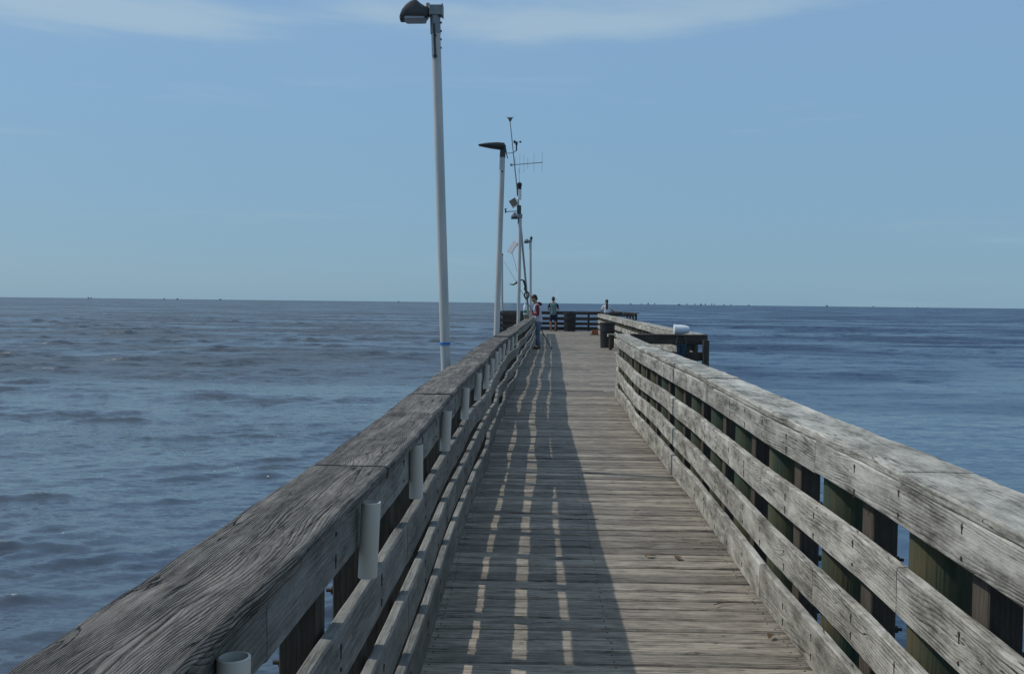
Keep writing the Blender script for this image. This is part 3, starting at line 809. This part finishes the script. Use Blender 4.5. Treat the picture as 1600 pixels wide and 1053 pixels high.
# ------------------------------------------------------------------ weather station on a leaning mast
def px(x, y, Y):
    """a point on the plane at distance Y that the survey of the mast gives"""
    ray = F*1480 + Rv*(x-800) - Vv*(y-526.5)
    k = Y/ray.y
    return Vector((0, 0, EYE)) + ray*k
YM = 29.25
ws = thing('weather_station', 'thin leaning mast carrying weather instruments, antenna and small solar panel', 'weather station', (.50, YM, 1.0))
m0 = px(826, 492, YM); m1 = px(797, 190, YM)
mb = MB(); mb.tube([m0, px(812, 335, YM)], .032, 10); mb.tube([px(812, 335, YM), m1], [.022, .014], 8); mb.obj('mast', m_galv, ws, smooth=True)
def part(name, mat, fn, smooth=False, parent=ws, label=None):
    mb = MB(); fn(mb); return mb.obj(name, mat, parent, smooth=smooth, label=label)
# rain cup on the mast top
part('rain_gauge', m_greym, lambda m: (m.lathe([(.03, 0), (.04, .03), (.085, .10), (.085, .11)], 14, m1), m.tube([m1+Vector((-.09, 0, .10)), m1+Vector((-.11, 0, .16))], .006, 6), m.tube([m1+Vector((.09, 0, .10)), m1+Vector((.11, 0, .16))], .006, 6)), True)
# anemometer arm
a0 = px(791, 240, YM); a1 = px(806, 236, YM)
part('instrument_arm', m_galv, lambda m: (m.tube([px(789, 228, YM), a0, px(802, 239, YM), a1, px(807, 232, YM)], .014, 8)))
def anemo(m):
    c = px(807, 222, YM)
    m.tube([px(807, 236, YM), c], .022, 8)
    m.lathe([(.03, -.10), (.04, -.05), (.03, 0)], 10, c)
    for k in range(3):
        d = Vector((math.cos(k*2.1), math.sin(k*2.1), 0))
        m.tube([c, c+d*.1], .006, 5); m.lathe([(.005, -.03), (.03, -.02), (.035, 0), (.03, .02), (.005, .03)], 8, c+d*.12)
part('wind_sensor', m_black, anemo, True)
# antenna
def yagi(m):
    a, b_ = px(799, 258, YM), px(848, 254, YM)
    m.tube([a, b_], .013, 6)
    for k, h in ((.12, .26), (.27, .36), (.40, .33), (.52, .20), (.72, .34), (.98, .36)):
        c = a+(b_-a)*k; m.tube([c-Vector((0, 0, h*.8)), c+Vector((0, 0, h*.9))], .0045, 5)
    m.box(a, (.07, .06, .07))
part('antenna', m_galv, yagi)
# white sensor shield with a black cap
cs = px(811.5, 312, YM)
def shield(m):
    m.lathe([(.058, 0)]+[q_ for k in range(7) for q_ in ((.064, k*.045+.008), (.064, k*.045+.032), (.056, k*.045+.04))], 16, cs)
sh = part('sensor_shield', m_white, shield, True)
part('shield_cap', m_black, lambda m: m.lathe([(.04, .31), (.065, .32), (.06, .40), (.075, .42), (.07, .50), (.02, .53)], 14, cs), True, sh)
part('whip_aerial', m_galv, lambda m: m.tube([cs+Vector((0, 0, .5)), cs+Vector((-.03, 0, .95))], .006, 5))
part('mast_clamp', m_bronze, lambda m: (m.box(px(809, 300, YM), (.06, .08, .22)), m.box(px(811, 328, YM), (.13, .12, .26)), m.box(px(811.5, 342, YM), (.10, .12, .30))))
# tan flood light box tilted
rot = Matrix.Rotation(math.radians(-32), 3, 'Y')
cb = px(802.5, 317, YM)
fl = part('floodlight_box', m_tan, lambda m: m.box(cb, (.20, .16, .22), rot=rot, bev=.01))
part('rim', m_white, lambda m: (m.box(cb+rot @ Vector((.0, 0, -.12)), (.22, .18, .02), rot=rot), m.box(cb+rot @ Vector((.11, 0, 0)), (.02, .18, .24), rot=rot)), False, fl)
part('sensor_arm', m_black, lambda m: (m.tube([px(810, 330, YM), px(790, 331, YM)], .012, 6), m.tube([px(790, 333, YM), px(790, 327, YM)], .022, 8), m.tube([px(788, 327, YM), px(792, 326, YM)], .01, 6)))
# solar panel
def solar(m):
    c = px(801, 386.5, YM); R1 = Matrix.Rotation(math.radians(-58), 3, 'Y') @ Matrix.Rotation(math.radians(38), 3, 'X')
    m.box(c, (.40, .24, .022), rot=R1)
sp = part('solar_panel', m_solar, solar)
part('panel_bracket', m_galv, lambda m: (m.tube([px(801, 387, YM+.05), px(815, 380, YM+.05)], .012, 6), m.tube([px(800, 394, YM+.05), px(808, 424, YM+.05)], .006, 6)))
# drooping black arm and rope coil
part('bracket_arm', m_black, lambda m: (m.tube([px(818, 438, YM-.1), px(812, 437, YM-.1), px(807, 442, YM-.1), px(802, 445, YM-.1), px(796, 444, YM-.1)], [.02, .026, .03, .022, .01], 8)))
def coil(m):
    c = px(823, 461, YM-.12)
    for k in range(3):
        pts = [c+Vector(((.055+.012*k)*math.cos(a), .01*k, (.09+.012*k)*math.sin(a))) for a in np.linspace(0, 2*PI, 18)]
        m.tube(pts, .010, 6, caps=False)
    m.tube([px(818, 438, YM-.1), px(821, 447, YM-.1), px(820, 452, YM-.12), c+Vector((-.02, 0, .1))], [.03, .035, .03, .02], 8)
    m.tube([c-Vector((0, 0, .09)), c-Vector((-.02, 0, .30))], .009, 6)
part('rope_coil', m_rubber, coil)

# white and green canister, and brown board with tackle, on the railing cap by the man
c = Vector((.44, 30.0, .995))
o = thing('bait_box', 'small brown bait box on the railing cap in front of the man in maroon sleeves', 'box', c)
mb = MB(); mb.box(c+Vector((.01, 0, .055)), (.16, .28, .11), bev=.012); mb.obj('box_body', m_tan, o)
mb = MB(); mb.box(c+Vector((.01, 0, .122)), (.18, .30, .022), bev=.012); mb.obj('lid', m_greym, o)
cc = c+Vector((-.03, -.02, .134))
o = thing('bottle', 'tall white bottle with green band standing on the brown bait box', 'bottle', cc)
mb = MB(); mb.lathe([(.055, 0), (.06, .01), (.06, .24), (.05, .29), (.025, .33), (.025, .36)], 18, cc); mb.obj('bottle_body', m_white, o, smooth=True)
mb = MB(); mb.lathe([(.062, .05), (.062, .14)], 18, cc); mb.obj('green_band', m_green, o, smooth=True)
mb = MB(); mb.lathe([(.03, .345), (.03, .39)], 14, cc); mb.obj('cap', m_white, o, smooth=True)

# ------------------------------------------------------------------ bins, bench, bucket, tub
def drum(label, x, y, h, r, lean=0):
    o = thing('trash_can', label, 'trash can', (x, y, 0), 'black trash cans on the pier')
    mb = MB(); mb.lathe([(r*.86, .0), (r*.9, .01), (r*.93, h*.3), (r*.937, h*.31), (r*.938, h*.34), (r*.94, h*.35), (r*.975, h*.64), (r*.985, h*.65), (r*.986, h*.68), (r*.984, h*.69), (r, h*.94)], 28, (x, y, 0)); mb.obj('barrel', m_black, o, smooth=True)
    mb = MB(); mb.lathe([(r*1.03, h*.935), (r*1.07, h*.95), (r*1.05, h), (r*.95, h*1.005), (r*.92, h*.98), (r*.90, h*.6)], 28, (x, y, 0), caps=False); mb.obj('rim', m_rubber, o, smooth=True)
    return o
drum('black trash can beside the small bench at the right edge of the deck', 3.25, 32.3, .86, .255)
drum('black trash can standing against the far back railing', 3.1, 50.9, .98, .33)
# table-like cabinet next to the far bin
o = thing('fish_cleaning_table', 'dark fish cleaning table against the back railing, left of the far trash can', 'table', (2.62, 51.2, 0))
mb = MB(); mb.box((2.80, 51.2, 1.06), (.95, .5, .04), .3, bev=.004); mb.obj('tabletop', m_darkw, o)
for x in (2.40, 3.2):
    for y in (51.0, 51.4):
        mb = MB(); mb.box((x, y, .52), (.09, .09, 1.04), .3); mb.obj('leg', m_darkw, o)
# bench
o = thing('bench', 'small wooden bench at the deck edge in front of the black trash can', 'bench', (3.5, 30.9, 0))
for k in range(2):
    mb = MB(); mb.box((3.62, 30.82+.15*k, .50), (1.0, .14, .038), .3+k*.2, rot=None, bev=.004); mb.obj('seat_board', m_rail, o)
mb = MB(); mb.box((3.135, 30.88, .455), (.035, .26, .045), .5); mb.obj('seat_support', m_rail, o)
for x in (3.22, 4.0):
    mb = MB(); mb.box((x, 30.88, .24), (.10, .16, .48), .4, bev=.004); mb.obj('leg', m_post, o)
# blue bucket hanging inside the bump-out railing
c = Vector((2.86, 15.98, .62))
o = thing('bucket', 'dark blue bucket hanging by its handle on the short dark railing', 'bucket', c)
mb = MB(); mb.lathe([(.065, 0), (.07, .005), (.085, .19), (.092, .192), (.092, .205), (.08, .206), (.068, .02)], 20, c, caps=True); mb.obj('pail', m_bucket, o, smooth=True)
mb = MB(); mb.tube([c+Vector((.09*math.cos(a), 0, .19+.20*math.sin(a))) for a in np.linspace(0, PI, 12)], .0022, 6); mb.obj('handle', m_galv, o)
# white tub on cap corner
c = Vector((2.85, 16.02, .995))
o = thing('tub', 'white plastic tub lying on its side on the short dark railing cap', 'tub', c)
rot = Matrix.Rotation(math.radians(90), 3, 'Y')
mb = MB(); mb.lathe([(.078, -.02), (.083, -.018), (.082, .0), (.080, .09), (.072, .17), (.055, .225), (.03, .24)], 24, c+Vector((-.09, 0, .084)), rot @ Matrix.Rotation(0, 3, 'Z')); mb.obj('tub_body', m_white, o, smooth=True)
mb = MB(); mb.lathe([(.002, -.022), (.083, -.021), (.086, -.019), (.086, -.006), (.083, -.003)], 24, c+Vector((-.09, 0, .084)), rot); mb.obj('rim', m_white, o, smooth=True)
# far white bowl
c = Vector((5.35, 47.2, 1.065))
mb = MB(); mb.lathe([(.10, 0), (.16, .04), (.19, .10), (.18, .10), (.14, .04), (.05, .02)], 18, c); o = mb.obj('basin', m_white, smooth=True); tag(o, 'small white basin on the far right dark railing beside the black-haired person', 'basin')
# tackle box by right railing at far
c = Vector((3.95, 45.5, 0))
o = thing('tackle_box', 'small orange brown tackle box on the deck near the far right railing', 'box', c)
mb = MB(); mb.box(c+Vector((0, 0, .02)), (.42, .3, .04), bev=.01); mb.obj('tray', m_black, o)
mb = MB(); mb.box(c+Vector((.03, 0, .13)), (.32, .24, .18), bev=.02); mb.obj('case', m_orange, o)
mb = MB(); mb.tube([c+Vector((-.06, 0, .22)), c+Vector((-.05, 0, .26)), c+Vector((.1, 0, .26)), c+Vector((.11, 0, .22))], .01, 6); mb.obj('handle', m_black, o)
# dry leaves and twig on deck
def leaf(label, x, y, s, a, sd):
    rg = random.Random(sd); mb = MB(); n = 9; top = []; R0 = Matrix.Rotation(a, 3, 'Z')
    L = []; Rr = []
    for i in range(n):
        k = i/(n-1); w = s*.28*math.sin(PI*min(1, k*1.02))**.8*(1+.3*rg.uniform(-1, 1))+.0006; z = .006+.012*math.sin(k*PI)*rg.uniform(.6, 1.3)
        L.append(Vector((x, y, 0))+R0 @ Vector((s*(k-.5), w, z+.008))); Rr.append(Vector((x, y, 0))+R0 @ Vector((s*(k-.5), -w, z+.004)))
    for i in range(n-1):
        b0 = len(mb.v); mb.v.extend([tuple(L[i]), tuple(L[i+1]), tuple(Rr[i+1]), tuple(Rr[i])])
        lo = [tuple(Vector(q)-Vector((0, 0, .0012))) for q in (L[i], L[i+1], Rr[i+1], Rr[i])]; mb.v.extend(lo)
        mb.quad((b0, b0+1, b0+2, b0+3), ((0, 0),)*4); mb.quad((b0+7, b0+6, b0+5, b0+4), ((0, 0),)*4)
    mb.tube([L[-1], Vector(L[-1])+R0 @ Vector((s*.3, .006, .004))], .0012, 5)
    o = mb.obj('dry_leaf', m_leaf); tag(o, label, 'leaf')
leaf('curled brown leaf on the planks, right of the shadow edge', .99, 5.52, .07, 1.2, 1)
leaf('flat dark leaf scrap just left of the curled brown leaf', .83, 5.56, .06, .1, 2)
leaf('reddish leaf caught at the foot of the right railing', 1.18, 4.22, .05, 1.0, 3)
leaf('dark leaf scrap far up the deck in the sun', 1.02, 17.4, .13, .1, 4)
mb = MB(); mb.tube([(1.02, 4.66, .012), (1.06, 4.70, .009), (1.14, 4.72, .010), (1.2, 4.71, .007)], [.003, .0028, .002, .001], 6); o = mb.obj('twig', m_leaf); tag(o, 'thin dark twig on the planks near the right railing', 'twig')

# ------------------------------------------------------------------ people
def skin_obj(name, verts, edges, radii, mat, parent, root=0, sub=2, mats=None, smooth=True):
    me = bpy.data.meshes.new(name); me.from_pydata(verts, edges, []); o = bpy.data.objects.new(name, me); C.objects.link(o)
    o.modifiers.new('Skin', 'SKIN')
    if not me.skin_vertices: me.attributes.new('skin', 'FLOAT', 'POINT')
    sk = me.skin_vertices[0].data
    for i, r in enumerate(radii):
        sk[i].radius = (r, r) if isinstance(r, (int, float)) else r
        sk[i].use_root = (i == root)
    o.modifiers.new('Sub', 'SUBSURF').levels = sub
    dg = bpy.context.evaluated_depsgraph_get()
    dg.update()
    ev = o.evaluated_get(dg)
    nm = bpy.data.meshes.new_from_object(ev)
    bpy.data.objects.remove(o)
    bpy.data.meshes.remove(me)
    nm.name = name
    nm.materials.clear(); nm.materials.append(mat)
    for p in nm.polygons: p.use_smooth = True
    n = bpy.data.objects.new(name, nm); C.objects.link(n)
    if parent is not None: n.parent = parent
    return n

class Skel:
    def __init__(s): s.v = []; s.e = []; s.r = []
    def add(s, p, r, link=None):
        s.v.append(tuple(p)); s.r.append(r); i = len(s.v)-1
        if link is not None: s.e.append((link, i))
        return i
    def chain(s, start, pts, rs):
        k = start
        for p, r in zip(pts, rs): k = s.add(p, r, k)
        return k

def hand(sk, wrist_i, w, d, up, side, curl=.6):
    """palm + five fingers; d direction, up back-of-hand, side thumb side"""
    w = Vector(w); d = Vector(d).normalized(); up = Vector(up).normalized(); side = Vector(side).normalized()
    palm = sk.add(w+d*.05, (.030, .020), wrist_i)
    for k, (off, ln) in enumerate(((.028, .075), (.010, .085), (-.009, .08), (-.027, .062))):
        b0 = w+d*.085+side*off
        i = sk.add(b0, .010, palm)
        a = curl
        p1 = b0+(d*math.cos(a)-up*math.sin(a))*ln*.5
        i = sk.add(p1, .0088, i)
        a = curl*2.1
        sk.add(p1+(d*math.cos(a)-up*math.sin(a))*ln*.5, .0075, i)
    t = sk.add(w+d*.035+side*.035-up*.006, .011, palm)
    t = sk.add(w+d*.065+side*.052-up*.02, .0095, t)
    sk.add(w+d*.088+side*.046-up*.034, .008, t)

def person(label, loc, rz, H, pose):
    """figure built facing +Y around the origin, feet on z=0"""
    root = thing('person', label, 'person', loc); root.rotation_euler = (0, 0, rz)
    k = H/1.78
    V = lambda x, y, z: Vector((x*k, y*k, z*k))
    sk = Skel()
    pel = sk.add(V(0, 0, .93), .135*k)
    p = pose
    lean = p.get('lean', 0.0); chest = V(0, lean*.6, 1.28); neck = V(0, lean, 1.47)
    w = sk.add(V(0, lean*.3, 1.10), (.125*k, .105*k), pel)
    ch = sk.add(chest, (.155*k, .115*k), w)
    ub = sk.add(V(0, lean*.85, 1.40), (.12*k, .085*k), ch)
    hb = p['head']                       # head forward offsets
    nk = sk.add(neck, .060*k, ub)
    n2 = sk.add(V(0, lean+hb[0]*.5, 1.525), .058*k, nk)
    hc = sk.add(V(0, lean+hb[0]+.01, 1.595), (.080*k, .096*k), n2)
    h2 = sk.add(V(0, lean+hb[0], 1.68), (.086*k, .106*k), hc)
    sk.add(V(0, lean+hb[0], 1.735), (.062*k, .078*k), h2)
    arms = {}
    for s_ in (-1, 1):
        sh = sk.add(V(.175*s_, lean*.85, 1.41), .058*k, ub)
        el = Vector(p['elbow'][s_])*k; wr = Vector(p['wrist'][s_])*k
        shp = Vector(sk.v[sh])
        i = sk.add(shp.lerp(el, .5), .046*k, sh); i = sk.add(el, .040*k, i)
        i = sk.add(el.lerp(wr, .5), .035*k, i); i = sk.add(wr, .024*k, i)
        d = (wr-el).normalized()
        sd = Vector((-s_*.6, 0, .8)); sd = (sd-d*sd.dot(d)).normalized(); up = d.cross(sd)*(1 if s_ > 0 else -1)
        if up.z < 0: up = -up
        hand(sk, i, wr, d, up, sd, .7)
        arms[s_] = (shp, el, wr)
    legs = {}
    for s_ in (-1, 1):
        hp = V(.09*s_, 0, .86); kn = V(.10*s_+p.get('kx', 0)*s_, p.get('knee', .03), .49); an = V(.105*s_, p.get('ankle', {-1: -.03, 1: .02})[s_], .085)
        i = sk.add(hp, .088*k, pel); i = sk.add(hp.lerp(kn, .5), .076*k, i); i = sk.add(kn, .056*k, i); i = sk.add(kn.lerp(an, .4), .055*k, i); i = sk.add(an, .038*k, i)
        i = sk.add(an+V(0, .07, -.045), .035*k, i); sk.add(an+V(0, .15, -.06), .026*k, i)
        legs[s_] = (hp, kn, an)
    body = skin_obj('body', sk.v, sk.e, sk.r, p.get('skin', m_skin), root)
    hcp = V(0, lean+hb[0]+.0, 1.655)
    # face: nose, eyes, ears, mouth
    fdir = Vector((0, math.cos(p.get('bow', 0)), -math.sin(p.get('bow', 0)))); fup = Vector((0, math.sin(p.get('bow', 0)), math.cos(p.get('bow', 0))))
    mb = MB()
    mb.lathe([(.001, .0), (.014, .012), (.011, .034), (.004, .05)], 8, hcp+fdir*.092*k-fup*.03)
    mb.lathe([(.004, -.022), (.018, -.012), (.02, .008), (.012, .024), (.002, .03)], 8, hcp+Vector((.078*k, 0, -.01)))
    mb.lathe([(.004, -.022), (.018, -.012), (.02, .008), (.012, .024), (.002, .03)], 8, hcp-Vector((.078*k, 0, .01)))
    mb.obj('nose_and_ears', p.get('skin', m_skin), None, smooth=True).parent = root
    mb = MB()
    for s_ in (-1, 1): mb.lathe([(.001, -.007), (.009, -.003), (.009, .003), (.001, .007)], 8, hcp+fdir*.086*k+Vector((s_*.03, 0, 0)))
    mb.box(hcp+fdir*.088*k-fup*.052, (.045, .008, .006))
    mb.obj('eyes_and_mouth', m_hair, None).parent = root
    # hair
    Rb = Matrix.Rotation(-p.get('bow', 0), 3, 'X')
    hh = MB(); hh.ellipsoid(hcp+fup*.035*k-fdir*.018*k, (.084*k, .100*k, .098*k), Rb); hh.ellipsoid(hcp-fup*.035*k-fdir*.045*k, (.070*k, .060*k, .060*k), Rb)
    if p.get('long'):
        hh.tube([hcp-fdir*.05, V(0, lean-.07, 1.52), V(0, lean-.13, 1.40), V(0, lean-.13, 1.28), V(0, lean-.10, 1.16)], [.062*k, .066*k, .060*k, .045*k, .018*k], 12)
    hh.obj('hair', m_hair, None, smooth='all').parent = root
    if p.get('beard'):
        hh = MB(); hh.ellipsoid(hcp+fdir*.048*k-fup*.072*k, (.058*k, .048*k, .045*k), Rb); hh.obj('beard', m_hair, None, smooth='all').parent = root
    # shirt torso
    e = .014*k
    s3 = Skel()
    q00 = s3.add(V(0, 0, p.get('hem', .88)-.05), (.178*k, .148*k)); q0 = s3.add(V(0, 0, .95), (.172*k, .145*k), q00); q1 = s3.add(V(0, lean*.3, 1.10), (.158*k, .138*k), q0); q2 = s3.add(chest, (.188*k, .140*k), q1); q3 = s3.add(V(0, lean*.85, 1.41), (.145*k, .105*k), q2)
    for s_ in (-1, 1): s3.add(V(.15*s_, lean*.85, 1.415), .06*k, q3)
    s3.add(V(0, lean, 1.49), .074*k, q3)
    skin_obj('shirt', s3.v, s3.e, s3.r, p['shirt'], root)
    # sleeves
    for s_ in (-1, 1):
        shp, el, wr = arms[s_]; s5 = Skel(); fr_ = p.get('sleeve', 1.0)
        i = s5.add(V(.12*s_, lean*.85, 1.42), .066*k); i = s5.add(shp, .070*k, i)
        if fr_ >= 1:
            i = s5.add(shp.lerp(el, .5), .060*k, i); i = s5.add(el, .054*k, i); i = s5.add(el.lerp(wr, .5), .046*k, i); s5.add(el.lerp(wr, .88), .036*k, i)
        else:
            i = s5.add(shp.lerp(el, .45), .064*k, i); s5.add(shp.lerp(el, .8), .062*k, i)
        skin_obj('sleeve', s5.v, s5.e, s5.r, p['sleevem'], root)
    # trousers or shorts
    s6 = Skel(); iw = s6.add(V(0, 0, 1.0), (.150*k, .125*k)); i0 = s6.add(V(0, 0, .90), (.155*k, .130*k), iw)
    for s_ in (-1, 1):
        hp, kn, an = legs[s_]; i = s6.add(hp-V(0, 0, .08), .098*k, i0); i = s6.add(hp.lerp(kn, .55), .096*k, i)
        if p['legs'] == 'long': i = s6.add(kn, .076*k, i); i = s6.add(kn.lerp(an, .5), .070*k, i); s6.add(an+V(0, 0, -.01), .062*k, i)
        else: s6.add(hp.lerp(kn, .95), .092*k, i)
    skin_obj('trousers' if p['legs'] == 'long' else 'shorts', s6.v, s6.e, s6.r, p['pants'], root)
    for s_ in (-1, 1):
        an = legs[s_][2]; s7 = Skel(); i = s7.add(an+V(0, -.045, -.045), (.042*k, .036*k)); i = s7.add(an+V(0, .06, -.05), (.044*k, .034*k), i); s7.add(an+V(0, .16, -.06), (.038*k, .024*k), i)
        skin_obj('shoe', s7.v, s7.e, s7.r, p.get('shoem', m_shoe), root)
    return root

pose1 = dict(lean=.07, head=(.075, .06), bow=.5, elbow={-1: (-.24, .02, 1.12), 1: (.24, .0, 1.12)}, wrist={-1: (-.10, .26, 1.17), 1: (.08, .24, 1.20)},
    shirt=m_shirtw, sleevem=m_maroon, legs='long', pants=m_denim, hem=.86, beard=True, knee=.02)
man = person('man in white shirt with maroon sleeves and faded jeans fishing over the left railing', (.86, 31.0, 0), PI/2, 1.77, pose1)
hd_ = MB(); hd_.ellipsoid((0, -.035, 1.475), (.105, .085, .055), Matrix.Rotation(.35, 3, 'X')); hd_.obj('hood', m_maroon, None, smooth='all').parent = man
pose2 = dict(lean=.04, head=(.02, .02), bow=.35, elbow={-1: (-.28, -.02, 1.14), 1: (.28, -.02, 1.14)}, wrist={-1: (-.16, .20, 1.10), 1: (.16, .20, 1.12)},
    shirt=m_teal, sleevem=m_navy, sleeve=.5, legs='short', pants=m_navy, hem=.84, knee=.01, ankle={-1: 0, 1: -.02}, kx=.02, shoem=m_orange)
person('man in teal shirt with navy sleeves and dark shorts, back turned, at the back railing', (2.17, 50.2, 0), 0, 1.84, pose2)
pose3 = dict(lean=.03, head=(.01, .01), bow=.1, elbow={-1: (-.30, .04, 1.14), 1: (.33, .08, 1.16)}, wrist={-1: (-.30, .22, 1.02), 1: (.44, .26, 1.12)},
    shirt=m_whitec, sleevem=m_whitec, sleeve=.5, legs='long', pants=m_navy, hem=.86, long=True)
person('person with long black hair and white shirt, back turned, at the far right', (5.02, 50.4, 0), 0, 1.73, pose3)

# fishing rods
h1 = px(833, 488, 31.0)
o = thing('fishing_rod', 'long dark fishing rod held by the man in maroon sleeves, slanting up to the left', 'fishing rod', h1)
tip = px(787, 408, 30.6)
mb = MB(); mb.tube([h1+Vector((.18, 0, -.18)), h1, h1.lerp(tip, .25)], [.014, .013, .009], 8); mb.obj('handle', m_black, o)
mb = MB(); mb.tube([h1.lerp(tip, .25), h1.lerp(tip, .6)+Vector((.01, 0, .02)), tip], [.009, .006, .003], 8); mb.obj('rod_blank', m_black, o)
mb = MB(); mb.lathe([(.02, -.025), (.03, -.02), (.03, .02), (.02, .025)], 12, h1+Vector((0, .0, -.05)), Matrix.Rotation(PI/2, 3, 'X')); mb.obj('reel', m_greym, o)
h2 = px(866, 486, 50.5); tip = px(871, 452, 52.6)
o = thing('fishing_rod', 'thin fishing rod with pale tip held upright by the man in the teal shirt', 'fishing rod', h2)
mb = MB(); mb.tube([h2-Vector((0, 0, .3)), h2, h2.lerp(tip, .6)], [.012, .010, .007], 6); mb.obj('rod_blank', m_greym, o)
mb = MB(); mb.tube([h2.lerp(tip, .6), tip], [.007, .006], 6); mb.lathe([(.01, 0), (.03, .02), (.01, .05)], 8, tip); mb.obj('rod_tip', m_white, o)
# dark pole leaning on railing
o = thing('net_pole', 'black pole leaning from the railing down to the deck behind the man', 'pole', (1.28, 31.2, 0))
mb = MB(); mb.tube([(1.30, 31.0, .012), (1.02, 31.12, .50), (.80, 31.22, .98)], [.014, .018, .018], 8); mb.obj('shaft', m_black, o)
mb = MB(); mb.tube([(1.305, 30.998, .002), (1.285, 31.005, .04)], .022, 8); mb.obj('foot_cap', m_rubber, o)

# ------------------------------------------------------------------ things on the horizon
def far_xy(x, Y): return (x-800)/1480*Y
def stilt(label, x, Y, w, h):
    X = far_xy(x, Y); o = thing('stilt_house', label, 'stilt house', (X, Y, WZ), 'dark stilt houses on the horizon')
    for sx_ in (-1, 1):
        for sy in (-1, 1):
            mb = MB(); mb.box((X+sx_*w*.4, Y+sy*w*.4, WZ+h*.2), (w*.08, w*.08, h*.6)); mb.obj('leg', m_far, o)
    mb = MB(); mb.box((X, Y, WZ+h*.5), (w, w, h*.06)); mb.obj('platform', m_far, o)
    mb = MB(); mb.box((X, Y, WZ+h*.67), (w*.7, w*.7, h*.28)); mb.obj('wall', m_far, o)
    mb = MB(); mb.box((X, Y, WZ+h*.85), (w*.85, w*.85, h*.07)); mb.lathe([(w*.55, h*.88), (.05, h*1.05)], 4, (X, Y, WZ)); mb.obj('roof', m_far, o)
YF = 2600
lbl = ['leftmost dark stilt house on the horizon, one of a close pair', 'right one of the close pair of stilt houses on the left horizon', 'dark stilt house on the horizon right of the close pair', 'dark stilt house fourth from the left on the horizon', 'dark stilt house fifth from the left on the horizon', 'tiny stilt house on the horizon just left of the nearest lamp post', 'dark stilt house on the right horizon, darkest and tallest one there', 'low wide stilt house on the horizon behind the right railing', 'faint stilt house on the horizon right of the white tub', 'small dark stilt house on the open right horizon']
for i, (x, w, h) in enumerate([(138, 3.6, 7.0), (142.5, 3.2, 6.0), (256, 3.6, 6), (277, 4, 6.5), (344, 4.4, 6.5), (622, 4, 5.5), (1012, 4, 9.5), (1060, 8, 6), (1169, 5, 6), (1291, 5, 8)]):
    stilt(lbl[i], x, YF, w*1.0, h*.8)
def tower(label, x, Y, w, h, m):
    X = far_xy(x, Y); o = thing('distant_building', label, 'building', (X, Y, WZ), 'pale buildings along the right horizon')
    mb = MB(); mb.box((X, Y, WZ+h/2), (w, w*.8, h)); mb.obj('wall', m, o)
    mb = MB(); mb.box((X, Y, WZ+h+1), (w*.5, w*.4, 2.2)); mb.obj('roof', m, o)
    mb = MB()
    for k in range(max(1, int(h/6))): mb.box((X, Y-w*.4-.2, WZ+3+k*6), (w*.8, .3, 2.2))
    mb.obj('window_band', m_win, o)
rg = random.Random(2)
ORD = ['leftmost', 'second from the left', 'third from the left', 'fourth from the left', 'fifth from the left', 'sixth from the left', 'seventh from the left', 'eighth from the left', 'ninth from the left', 'tenth from the left', 'third from the right', 'second from the right', 'rightmost']
names = ['white', 'broad', 'slim', 'low', 'mid-height', 'narrow', 'flat-roofed', 'squat', 'tall', 'thin', 'pale', 'small', 'wide']
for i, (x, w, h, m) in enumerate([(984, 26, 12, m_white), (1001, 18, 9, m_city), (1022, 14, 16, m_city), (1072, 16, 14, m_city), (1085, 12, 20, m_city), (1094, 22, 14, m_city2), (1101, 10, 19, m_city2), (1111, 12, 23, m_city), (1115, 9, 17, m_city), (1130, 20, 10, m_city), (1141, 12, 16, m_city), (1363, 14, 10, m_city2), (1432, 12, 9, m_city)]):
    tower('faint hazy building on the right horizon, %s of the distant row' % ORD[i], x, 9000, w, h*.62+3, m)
